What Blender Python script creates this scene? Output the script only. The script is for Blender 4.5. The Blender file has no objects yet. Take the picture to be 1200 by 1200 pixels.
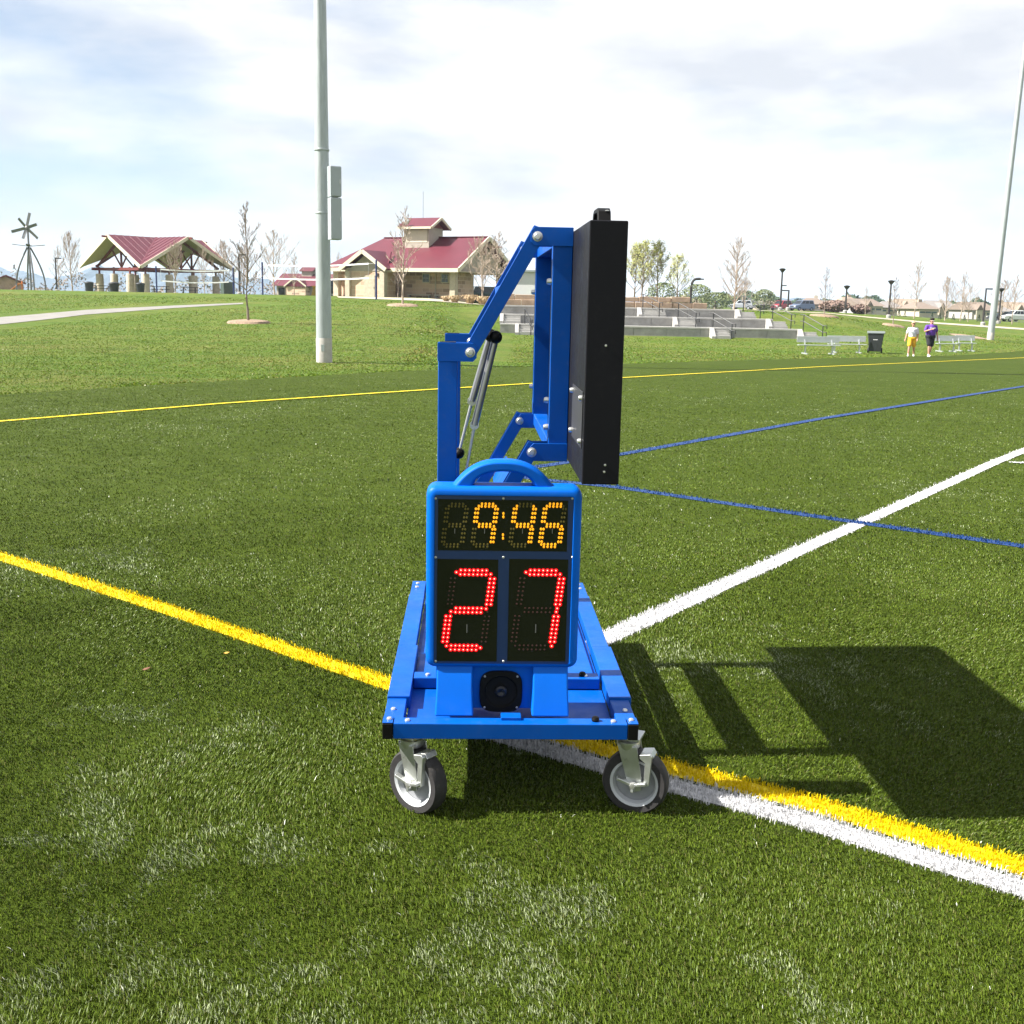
import bpy, bmesh, math, random
import numpy as np
from mathutils import Vector, Matrix

R = math.radians
PI = math.pi
S = bpy.context.scene
COL = S.collection

# ------------------------------------------------------------------ camera
CAM_H = 1.65
FPX = 1300.0                       # focal length for a 1200 px wide picture
PITCH = math.atan(248 / FPX)
ROLL = 0.020
fwd = Vector((0, math.cos(PITCH), -math.sin(PITCH)))
r0 = Vector((1, 0, 0)); u0 = Vector((0, math.sin(PITCH), math.cos(PITCH)))
c_right = r0 * math.cos(ROLL) + u0 * math.sin(ROLL)
c_up = u0 * math.cos(ROLL) - r0 * math.sin(ROLL)
CAM = Vector((0, 0, CAM_H))
cd = bpy.data.cameras.new('camera')
cam = bpy.data.objects.new('camera', cd)
COL.objects.link(cam)
cam.matrix_world = Matrix(((c_right.x, c_up.x, -fwd.x, 0), (c_right.y, c_up.y, -fwd.y, 0),
                           (c_right.z, c_up.z, -fwd.z, CAM_H), (0, 0, 0, 1)))
cd.sensor_fit = 'HORIZONTAL'
cd.sensor_width = 36
cd.lens = 36 * FPX / 1200
cd.clip_end = 20000
cd.clip_start = 0.05
S.camera = cam

# ------------------------------------------------------------------ sun and sky
SH = Vector((1.0, 0.085, -1.0))            # a metre of height throws its shadow this far
SUN_EL = math.atan2(1.0, math.hypot(SH.x, SH.y))
to_sun = -SH.normalized()
sd = bpy.data.lights.new('sun', 'SUN')
sd.energy = 5.0
sd.angle = R(0.5)
sd.color = (1.0, 0.955, 0.88)
sun = bpy.data.objects.new('sun', sd)
COL.objects.link(sun)
sun.rotation_euler = SH.to_track_quat('-Z', 'Y').to_euler()
sun.location = (-10, -2, 12)

W = bpy.data.worlds.new('World')
S.world = W
W.use_nodes = True
wn, wl = W.node_tree.nodes, W.node_tree.links
wn.clear()
w_out = wn.new('ShaderNodeOutputWorld')
w_bg = wn.new('ShaderNodeBackground'); w_bg.inputs['Strength'].default_value = 0.05
w_sky = wn.new('ShaderNodeTexSky'); w_sky.sky_type = 'NISHITA'; w_sky.sun_disc = False
w_sky.sun_elevation = SUN_EL
w_sky.sun_rotation = math.atan2(to_sun.x, to_sun.y)
w_sky.altitude = 1600; w_sky.air_density = 1.0; w_sky.dust_density = 1.0; w_sky.ozone_density = 1.0
w_tc = wn.new('ShaderNodeTexCoord')
w_map = wn.new('ShaderNodeMapping'); w_map.inputs['Scale'].default_value = (1.0, 1.0, 3.2)
w_map.inputs['Location'].default_value = (9.1, 5.2, 0.3)
w_no = wn.new('ShaderNodeTexNoise'); w_no.inputs['Scale'].default_value = 1.9
w_no.inputs['Detail'].default_value = 7; w_no.inputs['Roughness'].default_value = 0.56
w_ra = wn.new('ShaderNodeValToRGB')
w_ra.color_ramp.elements[0].position = 0.30; w_ra.color_ramp.elements[0].color = (0.08, 0.08, 0.08, 1)
w_ra.color_ramp.elements[1].position = 0.50; w_ra.color_ramp.elements[1].color = (1, 1, 1, 1)
w_mx = wn.new('ShaderNodeMixRGB')
w_n2 = wn.new('ShaderNodeTexNoise'); w_n2.inputs['Scale'].default_value = 4.5; w_n2.inputs['Detail'].default_value = 6
w_r2 = wn.new('ShaderNodeValToRGB')
w_r2.color_ramp.elements[0].position = 0.36; w_r2.color_ramp.elements[0].color = (5.3, 5.5, 5.95, 1)
w_r2.color_ramp.elements[1].position = 0.60; w_r2.color_ramp.elements[1].color = (7.9, 7.8, 7.7, 1)
wl.new(w_map.outputs['Vector'], w_n2.inputs['Vector']); wl.new(w_n2.outputs['Fac'], w_r2.inputs['Fac'])
wl.new(w_r2.outputs['Color'], w_mx.inputs['Color2'])
wl.new(w_tc.outputs['Generated'], w_map.inputs['Vector'])
wl.new(w_map.outputs['Vector'], w_no.inputs['Vector'])
wl.new(w_no.outputs['Fac'], w_ra.inputs['Fac'])
wl.new(w_ra.outputs['Color'], w_mx.inputs['Fac'])
wl.new(w_sky.outputs['Color'], w_mx.inputs['Color1'])
wl.new(w_mx.outputs['Color'], w_bg.inputs['Color'])
wl.new(w_bg.outputs['Background'], w_out.inputs['Surface'])

S.view_settings.view_transform = 'Standard'
S.view_settings.look = 'None'
S.view_settings.exposure = 1.60
S.view_settings.gamma = 1.0
S.view_settings.use_curve_mapping = False
S.render.engine = 'CYCLES'
S.cycles.max_bounces = 8
S.cycles.transparent_max_bounces = 16
S.cycles.volume_bounces = 1

# ------------------------------------------------------------------ where things stand
def ray(px, py):
    return fwd + c_right * ((px - 600) / FPX) - c_up * ((py - 600) / FPX)

def at(px, py, Y):
    d = ray(px, py)
    return CAM + d * (Y / d.y)

def sstep(e0, e1, x):
    t = min(1.0, max(0.0, (x - e0) / (e1 - e0)))
    return t * t * (3 - 2 * t)

LY = [-60, 12, 34, 45, 60, 82, 95, 100, 122, 200, 9000]
LZ = [0, 0, -.34, -.28, .17, 1.1, 1.6, 1.74, 1.55, 1.5, 1.5]

def g_raw(a, y):
    zl = np.interp(y, LY, LZ)
    c = np.interp(a, [.1, .27, .36, .46, .7], [1.25, 1.2, .62, .14, -.2])
    c80 = np.interp(a, [.2, .28, .36, .46], [1.2, .85, -.1, -.7])
    zr = np.interp(y, [-60, 12, 34, 59, 72, 80, 110, 170, 240], [0, 0, -.35, -.75, -.45, c80, c, c - .3, c - .6])
    s = sstep(-.08, -.02, a)
    return zl * (1 - s) + zr * s

def g(x, y):
    a = x / max(y, 8.0)
    if y < 8: return 0.0
    w = 0.5 if 68 < y < 84 and -.03 < a < .29 else 3.0
    return float(sum(g_raw(a, y + k * w) for k in (-1, 0, 1)) / 3) if y > 12 + w else float(g_raw(a, y))

RK = [-60, 12, 34, 59, 72, 80, 110, 170, 240]
HATS = np.eye(len(RK))
def gv_raw(a, y):
    zl = np.interp(y, LY, LZ)
    c = np.interp(a, [.1, .27, .36, .46, .7], [1.25, 1.2, .62, .14, -.2])
    c80 = np.interp(a, [.2, .28, .36, .46], [1.2, .85, -.1, -.7])
    vals = [0, 0, -.35, -.75, -.45, c80, c, c - .3, c - .6]
    zr = sum(v * np.interp(y, RK, HATS[k]) for k, v in enumerate(vals))
    t = np.clip((a + .08) / .06, 0, 1); s_ = t * t * (3 - 2 * t)
    return zl * (1 - s_) + zr * s_
def gv(x, y):
    """terrain height for arrays of points"""
    a = x / np.maximum(y, 8.0)
    w = np.where((y > 68) & (y < 84) & (a > -.03) & (a < .29), .5, 3.0)
    sm = (gv_raw(a, y - w) + gv_raw(a, y) + gv_raw(a, y + w)) / 3
    return np.where(y < 8, 0.0, np.where(y > 12 + w, sm, gv_raw(a, y)))

def hit(px, py):
    d = ray(px, py)
    t = 0.5
    last = t
    for i in range(4000):
        p = CAM + d * t
        if p.z <= g(p.x, p.y):
            lo, hi = last, t
            for k in range(30):
                m = (lo + hi) / 2
                p = CAM + d * m
                if p.z <= g(p.x, p.y): hi = m
                else: lo = m
            return CAM + d * hi
        last = t
        t *= 1.01
    return CAM + d * t

# ------------------------------------------------------------------ materials
MATS = {}
def mat(name, col, rough=0.6, metal=0.0, var=0.0, vscale=6.0, bump=0.0, bscale=40.0, emit=None, estr=0.0,
        col2=None, spec=0.5, coat=0.0, detail=5.0, stretch=None):
    m = bpy.data.materials.new(name)
    m.use_nodes = True
    col = tuple(c * .86 for c in col); col2 = col2 and tuple(c * .86 for c in col2)
    n, l = m.node_tree.nodes, m.node_tree.links
    b = n['Principled BSDF']
    b.inputs['Base Color'].default_value = (*col, 1)
    b.inputs['Roughness'].default_value = rough
    b.inputs['Metallic'].default_value = metal
    b.inputs['Specular IOR Level'].default_value = spec
    b.inputs['Coat Weight'].default_value = coat
    tc = None
    if var or bump:
        tc = n.new('ShaderNodeTexCoord')
        src = tc.outputs['Object']
        if stretch:
            mp = n.new('ShaderNodeMapping'); mp.inputs['Scale'].default_value = stretch
            l.new(src, mp.inputs['Vector']); src = mp.outputs['Vector']
    if var:
        t = n.new('ShaderNodeTexNoise'); t.inputs['Scale'].default_value = vscale; t.inputs['Detail'].default_value = detail
        t.inputs['Roughness'].default_value = 0.65
        l.new(src, t.inputs['Vector'])
        ra = n.new('ShaderNodeValToRGB')
        c2 = col2 or tuple(min(1, c * (1 + var)) for c in col)
        c1 = col if col2 else tuple(c * (1 - var) for c in col)
        ra.color_ramp.elements[0].position = 0.32; ra.color_ramp.elements[0].color = (*c1, 1)
        ra.color_ramp.elements[1].position = 0.68; ra.color_ramp.elements[1].color = (*c2, 1)
        l.new(t.outputs['Fac'], ra.inputs['Fac'])
        l.new(ra.outputs['Color'], b.inputs['Base Color'])
    if bump:
        t2 = n.new('ShaderNodeTexNoise'); t2.inputs['Scale'].default_value = bscale; t2.inputs['Detail'].default_value = 4
        l.new(src, t2.inputs['Vector'])
        bp = n.new('ShaderNodeBump'); bp.inputs['Strength'].default_value = bump; bp.inputs['Distance'].default_value = 0.02
        l.new(t2.outputs['Fac'], bp.inputs['Height'])
        l.new(bp.outputs['Normal'], b.inputs['Normal'])
    if emit:
        b.inputs['Emission Color'].default_value = (*emit, 1)
        b.inputs['Emission Strength'].default_value = estr * .84
    MATS[name] = m
    return m

M_frame = mat('cart_blue_paint', (.0003, .082, .41), .38, var=.16, vscale=2.5, spec=.16, bump=.03, bscale=220)
M_plastic = mat('blue_moulded_plastic', (.0003, .122, .62), .48, var=.06, vscale=5, bump=.05, bscale=600, spec=.12)
M_black = mat('black_powder_coat', (.011, .011, .014), .42, bump=.12, bscale=700, spec=.10)
M_blackplastic = mat('black_plastic', (.006, .006, .006), .5, spec=.14)
M_zinc = mat('zinc_plated_steel', (.62, .64, .62), .32, .85, var=.12, vscale=14)
M_bolt = mat('bolt_steel', (.70, .70, .68), .3, .8)
M_rim = mat('grey_wheel_core', (.30, .31, .33), .45, var=.12, vscale=18)
M_rimring = mat('wheel_rim_ring', (.52, .54, .56), .35)
M_tyre = mat('dark_rubber', (.022, .020, .021), .75, var=.25, vscale=20)
M_chrome = mat('strut_steel', (.45, .45, .44), .3, .9)
M_smoke = mat('smoked_window', (.010, .011, .008), .16, spec=.35)
M_navy = mat('navy_bezel', (.012, .038, .13), .35)
M_amber = mat('lit_amber_led', (.5, .25, .01), .6, emit=(1.0, .36, .015), estr=.46, spec=.05)
M_red = mat('lit_red_led', (.3, .0, .0), .6, emit=(1.0, .0, .006), estr=.52, spec=.05)
M_redcore = mat('lit_red_led_core', (1, .6, .5), .4, emit=(1.0, .45, .32), estr=.62)
M_ledoff = mat('unlit_amber_led', (.13, .105, .025), .6, spec=.1)
M_ledoffred = mat('unlit_red_led', (.055, .012, .010), .5)
M_print = mat('pale_print', (.16, .16, .15), .5)
M_cover = mat('dark_grey_cover', (.045, .045, .05), .4, spec=.2)
M_cone = mat('horn_cone', (.012, .014, .018), .35, spec=.3)

def worn(m, amount, dust=(.16, .15, .12), lo=.30, hi=.58):
    """dust film and uneven sheen on a painted or moulded surface"""
    n, l = m.node_tree.nodes, m.node_tree.links; b = n['Principled BSDF']
    tc = n.new('ShaderNodeTexCoord')
    a = n.new('ShaderNodeTexNoise'); a.inputs['Scale'].default_value = 7; a.inputs['Detail'].default_value = 9; a.inputs['Roughness'].default_value = .75
    c = n.new('ShaderNodeTexNoise'); c.inputs['Scale'].default_value = 38; c.inputs['Detail'].default_value = 6; c.inputs['Roughness'].default_value = .8
    l.new(tc.outputs['Object'], a.inputs['Vector']); l.new(tc.outputs['Object'], c.inputs['Vector'])
    mr = n.new('ShaderNodeMapRange'); mr.inputs['From Min'].default_value = .35; mr.inputs['From Max'].default_value = .65
    mr.inputs['To Min'].default_value = lo; mr.inputs['To Max'].default_value = hi
    l.new(a.outputs['Fac'], mr.inputs['Value']); l.new(mr.outputs['Result'], b.inputs['Roughness'])
    mu = n.new('ShaderNodeMath'); mu.operation = 'MULTIPLY'; l.new(a.outputs['Fac'], mu.inputs[0]); l.new(c.outputs['Fac'], mu.inputs[1])
    m2 = n.new('ShaderNodeMapRange'); m2.inputs['From Min'].default_value = .27; m2.inputs['From Max'].default_value = .45
    m2.inputs['To Min'].default_value = 0; m2.inputs['To Max'].default_value = amount
    l.new(mu.outputs[0], m2.inputs['Value'])
    mx = n.new('ShaderNodeMixRGB'); mx.inputs['Color2'].default_value = (*dust, 1); l.new(m2.outputs['Result'], mx.inputs['Fac'])
    src = b.inputs['Base Color'].links
    if src: l.new(src[0].from_socket, mx.inputs['Color1'])
    else: mx.inputs['Color1'].default_value = b.inputs['Base Color'].default_value
    l.new(mx.outputs['Color'], b.inputs['Base Color'])
worn(M_frame, .16, (.12, .14, .18)); worn(M_plastic, .08, (.14, .18, .24), .38, .58); worn(M_black, .10, (.09, .09, .085), .34, .6); worn(M_tyre, .45, (.13, .12, .10), .65, .9); worn(M_zinc, .35, (.25, .24, .21), .25, .5)

def turf_material():
    m = bpy.data.materials.new('artificial_turf'); m.use_nodes = True
    n, l = m.node_tree.nodes, m.node_tree.links
    b = n['Principled BSDF']; b.inputs['Roughness'].default_value = .85; b.inputs['Specular IOR Level'].default_value = .08
    tc = n.new('ShaderNodeTexCoord')
    def noise(scale, detail=5, rough=.6):
        t = n.new('ShaderNodeTexNoise'); t.inputs['Scale'].default_value = scale
        t.inputs['Detail'].default_value = detail; t.inputs['Roughness'].default_value = rough
        l.new(tc.outputs['Object'], t.inputs['Vector']); return t
    big = noise(.35, 6, .7); fine = noise(3.2, 9, .92); glint = noise(5, 7, .9)
    ra = n.new('ShaderNodeValToRGB')
    ra.color_ramp.elements[0].position = .3; ra.color_ramp.elements[0].color = (.016, .028, .0016, 1)
    ra.color_ramp.elements[1].position = .72; ra.color_ramp.elements[1].color = (.054, .080, .006, 1)
    l.new(fine.outputs['Fac'], ra.inputs['Fac'])
    r2 = n.new('ShaderNodeValToRGB')
    r2.color_ramp.elements[0].position = .46; r2.color_ramp.elements[0].color = (0, 0, 0, 1)
    r2.color_ramp.elements[1].position = .75; r2.color_ramp.elements[1].color = (1, 1, 1, 1)
    l.new(big.outputs['Fac'], r2.inputs['Fac'])
    r3 = n.new('ShaderNodeValToRGB')
    r3.color_ramp.elements[0].position = .50; r3.color_ramp.elements[0].color = (0, 0, 0, 1)
    r3.color_ramp.elements[1].position = .74; r3.color_ramp.elements[1].color = (1, 1, 1, 1)
    l.new(glint.outputs['Fac'], r3.inputs['Fac'])
    mu = n.new('ShaderNodeMath'); mu.operation = 'MULTIPLY'
    l.new(r2.outputs['Color'], mu.inputs[0]); l.new(r3.outputs['Color'], mu.inputs[1])
    mx = n.new('ShaderNodeMixRGB'); mx.inputs['Color2'].default_value = (.125, .145, .042, 1)  # turf glints painted in as a paler base colour
    l.new(mu.outputs[0], mx.inputs['Fac']); l.new(ra.outputs['Color'], mx.inputs['Color1'])
    l.new(mx.outputs['Color'], b.inputs['Base Color'])
    bp = n.new('ShaderNodeBump'); bp.inputs['Strength'].default_value = .55; bp.inputs['Distance'].default_value = .03
    l.new(fine.outputs['Fac'], bp.inputs['Height']); l.new(bp.outputs['Normal'], b.inputs['Normal'])
    return m
M_turf = turf_material()

def blade_material():
    m = bpy.data.materials.new('turf_fibre'); m.use_nodes = True
    n, l = m.node_tree.nodes, m.node_tree.links
    b = n['Principled BSDF']; b.inputs['Roughness'].default_value = .45; b.inputs['Specular IOR Level'].default_value = .16
    at_ = n.new('ShaderNodeVertexColor'); at_.layer_name = 'Col'
    l.new(at_.outputs['Color'], b.inputs['Base Color'])
    return m
M_blade = blade_material()
M_lawnblade = blade_material(); M_lawnblade.name = 'lawn_blade'; M_lawnblade.node_tree.nodes['Principled BSDF'].inputs['Specular IOR Level'].default_value = .05

def lawn_material():
    m = bpy.data.materials.new('spring_lawn'); m.use_nodes = True
    n, l = m.node_tree.nodes, m.node_tree.links
    b = n['Principled BSDF']; b.inputs['Roughness'].default_value = .85; b.inputs['Specular IOR Level'].default_value = .15
    tc = n.new('ShaderNodeTexCoord')
    def noise(scale, detail, rough):
        t = n.new('ShaderNodeTexNoise'); t.inputs['Scale'].default_value = scale
        t.inputs['Detail'].default_value = detail; t.inputs['Roughness'].default_value = rough
        l.new(tc.outputs['Object'], t.inputs['Vector']); return t
    def ramp(src, p0, c0, p1, c1):
        r = n.new('ShaderNodeValToRGB')
        r.color_ramp.elements[0].position = p0; r.color_ramp.elements[0].color = (*c0, 1)
        r.color_ramp.elements[1].position = p1; r.color_ramp.elements[1].color = (*c1, 1)
        l.new(src.outputs['Fac'], r.inputs['Fac']); return r
    a = noise(.16, 10, .8); f = noise(1.6, 10, .93); d = noise(.9, 9, .88)
    base = ramp(f, .25, (.045, .088, .008), .75, (.112, .170, .018))
    dry = ramp(a, .44, (0, 0, 0), .64, (1, 1, 1))
    mx = n.new('ShaderNodeMixRGB'); mx.inputs['Color2'].default_value = (.150, .150, .034, 1)
    mu = n.new('ShaderNodeMath'); mu.operation = 'MULTIPLY'; mu.inputs[1].default_value = .75
    l.new(dry.outputs['Color'], mu.inputs[0]); l.new(mu.outputs[0], mx.inputs['Fac'])
    l.new(base.outputs['Color'], mx.inputs['Color1'])
    dk = ramp(d, .36, (.55, .62, .5), .55, (1, 1, 1))
    mm = n.new('ShaderNodeMixRGB'); mm.blend_type = 'MULTIPLY'; mm.inputs['Fac'].default_value = 1
    l.new(mx.outputs['Color'], mm.inputs['Color1']); l.new(dk.outputs['Color'], mm.inputs['Color2'])
    l.new(mm.outputs['Color'], b.inputs['Base Color'])
    bp = n.new('ShaderNodeBump'); bp.inputs['Strength'].default_value = .8; bp.inputs['Distance'].default_value = .12
    l.new(f.outputs['Fac'], bp.inputs['Height']); l.new(bp.outputs['Normal'], b.inputs['Normal'])
    return m
M_lawn = lawn_material()

YEL = (.74, .57, .003); WHI = (.60, .60, .61); BLU = (.002, .034, .15)
M_lineY = mat('yellow_line_fibre', YEL, .7, var=.12, vscale=30)
M_lineW = mat('white_line_fibre', WHI, .7, var=.10, vscale=30)
M_lineB = mat('blue_line_fibre', BLU, .7, var=.25, vscale=30)

M_galv = mat('galvanised_pole', (.42, .46, .47), .5, .35, var=.14, vscale=3, stretch=(4, 4, .6))
M_concbase = mat('pole_concrete', (.42, .40, .37), .85, var=.12, vscale=5)
M_boxgrey = mat('control_box_grey', (.40, .44, .47), .5, .1, var=.05, vscale=2)
M_conc = mat('weathered_concrete', (.36, .35, .335), .85, var=.20, vscale=1.6, bump=.2, bscale=30)
M_conctop = mat('clean_concrete', (.44, .43, .41), .8, var=.10, vscale=2)
M_path = mat('path_concrete', (.215, .205, .19), .85, var=.12, vscale=1.4)
M_walk = mat('pale_walk', (.42, .37, .28), .85, var=.12, vscale=1.0)
M_sand = mat('sandstone', (.42, .30, .21), .85, var=.22, vscale=1.5, bump=.3, bscale=12)
M_redroof = mat('red_metal_roof', (.118, .018, .032), .42, var=.10, vscale=.8)
M_redtrim = mat('red_steel_frame', (.17, .030, .028), .5)
M_cream = mat('cream_trim', (.64, .58, .45), .6, var=.05, vscale=2)
M_soffit = mat('soffit_boards', (.55, .48, .36), .7, var=.08, vscale=3)
M_stucco = mat('grey_tan_siding', (.42, .37, .31), .8, var=.08, vscale=2)
M_colmn = mat('stone_column', (.50, .43, .33), .85, var=.16, vscale=4)
M_window = mat('window_glass', (.10, .13, .12), .12)
M_dark = mat('interior_shade', (.03, .028, .026), .8)
M_mulch = mat('wood_mulch', (.27, .19, .13), .95, var=.35, vscale=8, bump=.6, bscale=20)
M_bark = mat('grey_bark', (.25, .20, .165), .9, var=.25, vscale=8)
M_barkpale = mat('pale_bark', (.42, .335, .27), .9, var=.2, vscale=8)
M_leafy = mat('spring_leaf', (.42, .43, .13), .7, var=.35, vscale=1.2)
M_green = mat('juniper_green', (.035, .065, .028), .8, var=.4, vscale=4)
M_brush = mat('reddish_brush', (.24, .165, .135), .9, var=.3, vscale=3)
M_straw = mat('dry_ornamental_grass', (.45, .33, .19), .9, var=.3, vscale=6)
M_lamp = mat('dark_lamp_post', (.035, .03, .03), .5)
M_rail = mat('black_handrail', (.015, .015, .017), .45)
M_navypost = mat('navy_net_post', (.02, .035, .14), .5)
M_net = mat('white_net_tape', (.80, .80, .80), .7)
M_cord = mat('net_cord', (.38, .38, .36), .8)
M_alum = mat('bench_aluminium', (.60, .63, .64), .38, .55, var=.06, vscale=4)
M_bin = mat('charcoal_bin', (.028, .032, .036), .55, var=.1, vscale=4)
M_binlid = mat('grey_green_lid', (.15, .175, .17), .5)
M_util = mat('green_utility_box', (.035, .06, .045), .5)
M_bluehill = mat('hazed_forest_mountain', (.024, .040, .062), .95, var=.3, vscale=.004)  # forest colour with some blue distance haze painted in
M_asph = mat('asphalt', (.055, .055, .057), .9, var=.2, vscale=2)
M_windm = mat('windmill_steel', (.20, .20, .20), .4, .6, var=.2, vscale=3)
M_skin = mat('skin', (.52, .27, .19), .6)
M_white = mat('white_cotton', (.78, .78, .80), .85, var=.05, vscale=8)
M_gold = mat('gold_shorts', (.80, .45, .015), .8, var=.06, vscale=8)
M_purple = mat('purple_jersey', (.115, .030, .34), .75, var=.08, vscale=8)
M_blackcloth = mat('black_cloth', (.012, .012, .017), .85)
M_hair = mat('dark_hair', (.025, .017, .012), .8)
M_cap = mat('tan_cap', (.52, .38, .24), .85)
M_shoe = mat('white_shoe', (.75, .75, .74), .6)
M_lens = mat('pale_lens', (.6, .58, .55), .2)
M_whitewall = mat('white_siding', (.74, .75, .76), .7, var=.03, vscale=2)
M_glass = mat('car_glass', (.02, .025, .03), .08)
M_orange = mat('orange_plastic', (.75, .22, .03), .5)
M_leafred = mat('dry_leaf', (.17, .07, .035), .8)
M_leafyel = mat('yellow_leaf', (.36, .22, .02), .8)

def brick_material(name, c1, c2, mortar, scale, bw, bh):
    m = bpy.data.materials.new(name); m.use_nodes = True
    n, l = m.node_tree.nodes, m.node_tree.links
    b = n['Principled BSDF']; b.inputs['Roughness'].default_value = .9
    tc = n.new('ShaderNodeTexCoord'); sx = n.new('ShaderNodeSeparateXYZ'); cx = n.new('ShaderNodeCombineXYZ')
    ad = n.new('ShaderNodeMath'); ad.operation = 'ADD'
    l.new(tc.outputs['Object'], sx.inputs[0]); l.new(sx.outputs['X'], ad.inputs[0]); l.new(sx.outputs['Y'], ad.inputs[1])
    l.new(ad.outputs[0], cx.inputs['X']); l.new(sx.outputs['Z'], cx.inputs['Y'])
    br = n.new('ShaderNodeTexBrick')
    br.inputs['Color1'].default_value = (*c1, 1); br.inputs['Color2'].default_value = (*c2, 1); br.inputs['Mortar'].default_value = (*mortar, 1)
    br.inputs['Scale'].default_value = scale; br.inputs['Brick Width'].default_value = bw; br.inputs['Row Height'].default_value = bh
    br.inputs['Mortar Size'].default_value = .03; br.inputs['Bias'].default_value = -.25
    l.new(cx.outputs[0], br.inputs['Vector']); l.new(br.outputs['Color'], b.inputs['Base Color'])
    return m
M_brick = brick_material('split_face_block', (.60, .43, .31), (.15, .085, .062), (.62, .48, .36), 1.0, .72, .36)
M_bandbrick = brick_material('banded_block', (.56, .41, .29), (.42, .24, .17), (.58, .46, .34), 1.0, .8, .40)

# ------------------------------------------------------------------ mesh helpers
class MB:
    def __init__(s): s.v = []; s.f = []; s.m = []; s.mi = 0
    def add(s, vs, fs):
        o = len(s.v); s.v += [tuple(v) for v in vs]
        for f in fs: s.f.append(tuple(i + o for i in f)); s.m.append(s.mi)
        return s
    def box(s, x0, x1, y0, y1, z0, z1):
        vs = [(x, y, z) for x in (x0, x1) for y in (y0, y1) for z in (z0, z1)]
        return s.add(vs, [(0, 1, 3, 2), (4, 6, 7, 5), (0, 4, 5, 1), (2, 3, 7, 6), (0, 2, 6, 4), (1, 5, 7, 3)])
    def bar(s, p, q, w, h, up=(0, 0, 1)):
        p = Vector(p); q = Vector(q); d = (q - p).normalized(); u = Vector(up)
        if abs(d.dot(u)) > .99: u = Vector((0, 1, 0))
        a = d.cross(u).normalized(); b = a.cross(d).normalized()
        vs = []
        for e in (p, q):
            for sa, sb in ((-1, -1), (1, -1), (1, 1), (-1, 1)): vs.append(e + a * (w / 2 * sa) + b * (h / 2 * sb))
        return s.add(vs, [(0, 3, 2, 1), (4, 5, 6, 7), (0, 1, 5, 4), (1, 2, 6, 5), (2, 3, 7, 6), (3, 0, 4, 7)])
    def tube(s, pts, rad, n=8, cap=True):
        pts = [Vector(p) for p in pts]
        if not hasattr(rad, '__len__'): rad = [rad] * len(pts)
        vs = []; fs = []
        for i, p in enumerate(pts):
            d = (pts[min(i + 1, len(pts) - 1)] - pts[max(i - 1, 0)])
            d = d.normalized() if d.length > 1e-9 else Vector((0, 0, 1))
            a = d.orthogonal().normalized() if abs(d.z) > .999 else d.cross(Vector((0, 0, 1))).normalized()
            b = d.cross(a)
            for k in range(n):
                t = 2 * PI * k / n
                vs.append(p + (a * math.cos(t) + b * math.sin(t)) * rad[i])
        for i in range(len(pts) - 1):
            for k in range(n):
                fs.append((i * n + k, i * n + (k + 1) % n, (i + 1) * n + (k + 1) % n, (i + 1) * n + k))
        if cap:
            fs.append(tuple(range(n - 1, -1, -1))); fs.append(tuple((len(pts) - 1) * n + k for k in range(n)))
        return s.add(vs, fs)
    def lathe(s, prof, n=24, axis='z', c=(0, 0, 0), cap=True):
        vs = []; fs = []; c = Vector(c)
        for r, h in prof:
            for k in range(n):
                t = 2 * PI * k / n; x, y = r * math.cos(t), r * math.sin(t)
                vs.append(c + Vector({'z': (x, y, h), 'y': (x, h, y), 'x': (h, x, y)}[axis]))
        for i in range(len(prof) - 1):
            for k in range(n):
                f = (i * n + k, i * n + (k + 1) % n, (i + 1) * n + (k + 1) % n, (i + 1) * n + k)
                fs.append(f[::-1] if axis == 'y' else f)
        if cap and prof[0][0] > 1e-6: fs.append(tuple(range(n)))
        if cap and prof[-1][0] > 1e-6: fs.append(tuple((len(prof) - 1) * n + k for k in range(n)))
        return s.add(vs, fs)
    def prism(s, poly, a0, a1, plane='xz'):
        n = len(poly)
        def p3(p, a): return {'xz': (p[0], a, p[1]), 'yz': (a, p[0], p[1]), 'xy': (p[0], p[1], a)}[plane]
        vs = [p3(p, a0) for p in poly] + [p3(p, a1) for p in poly]
        fs = [tuple(range(n)), tuple(range(2 * n - 1, n - 1, -1))]
        for k in range(n): fs.append((k, n + k, n + (k + 1) % n, (k + 1) % n))
        return s.add(vs, fs)
    def capsule(s, p, q, ra, rb, n=12):
        p = Vector(p); q = Vector(q); d = (q - p)
        d = d.normalized() if d.length > 1e-6 else Vector((0, 0, 1))
        pts = []; rs = []
        for k in range(5):
            t = PI / 2 * (1 - k / 4) ; pts.append(p - d * ra * math.sin(t)); rs.append(max(1e-4, ra * math.cos(t)))
        for k in range(5):
            t = PI / 2 * k / 4; pts.append(q + d * rb * math.sin(t)); rs.append(max(1e-4, rb * math.cos(t)))
        # constant frame
        a = d.orthogonal().normalized(); b = d.cross(a)
        vs = []; fs = []
        for p_, r_ in zip(pts, rs):
            for k in range(n):
                t = 2 * PI * k / n; vs.append(p_ + (a * math.cos(t) + b * math.sin(t)) * r_)
        for i in range(len(pts) - 1):
            for k in range(n): fs.append((i * n + k, i * n + (k + 1) % n, (i + 1) * n + (k + 1) % n, (i + 1) * n + k))
        fs.append(tuple(range(n - 1, -1, -1))); fs.append(tuple((len(pts) - 1) * n + k for k in range(n)))
        return s.add(vs, fs)
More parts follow.
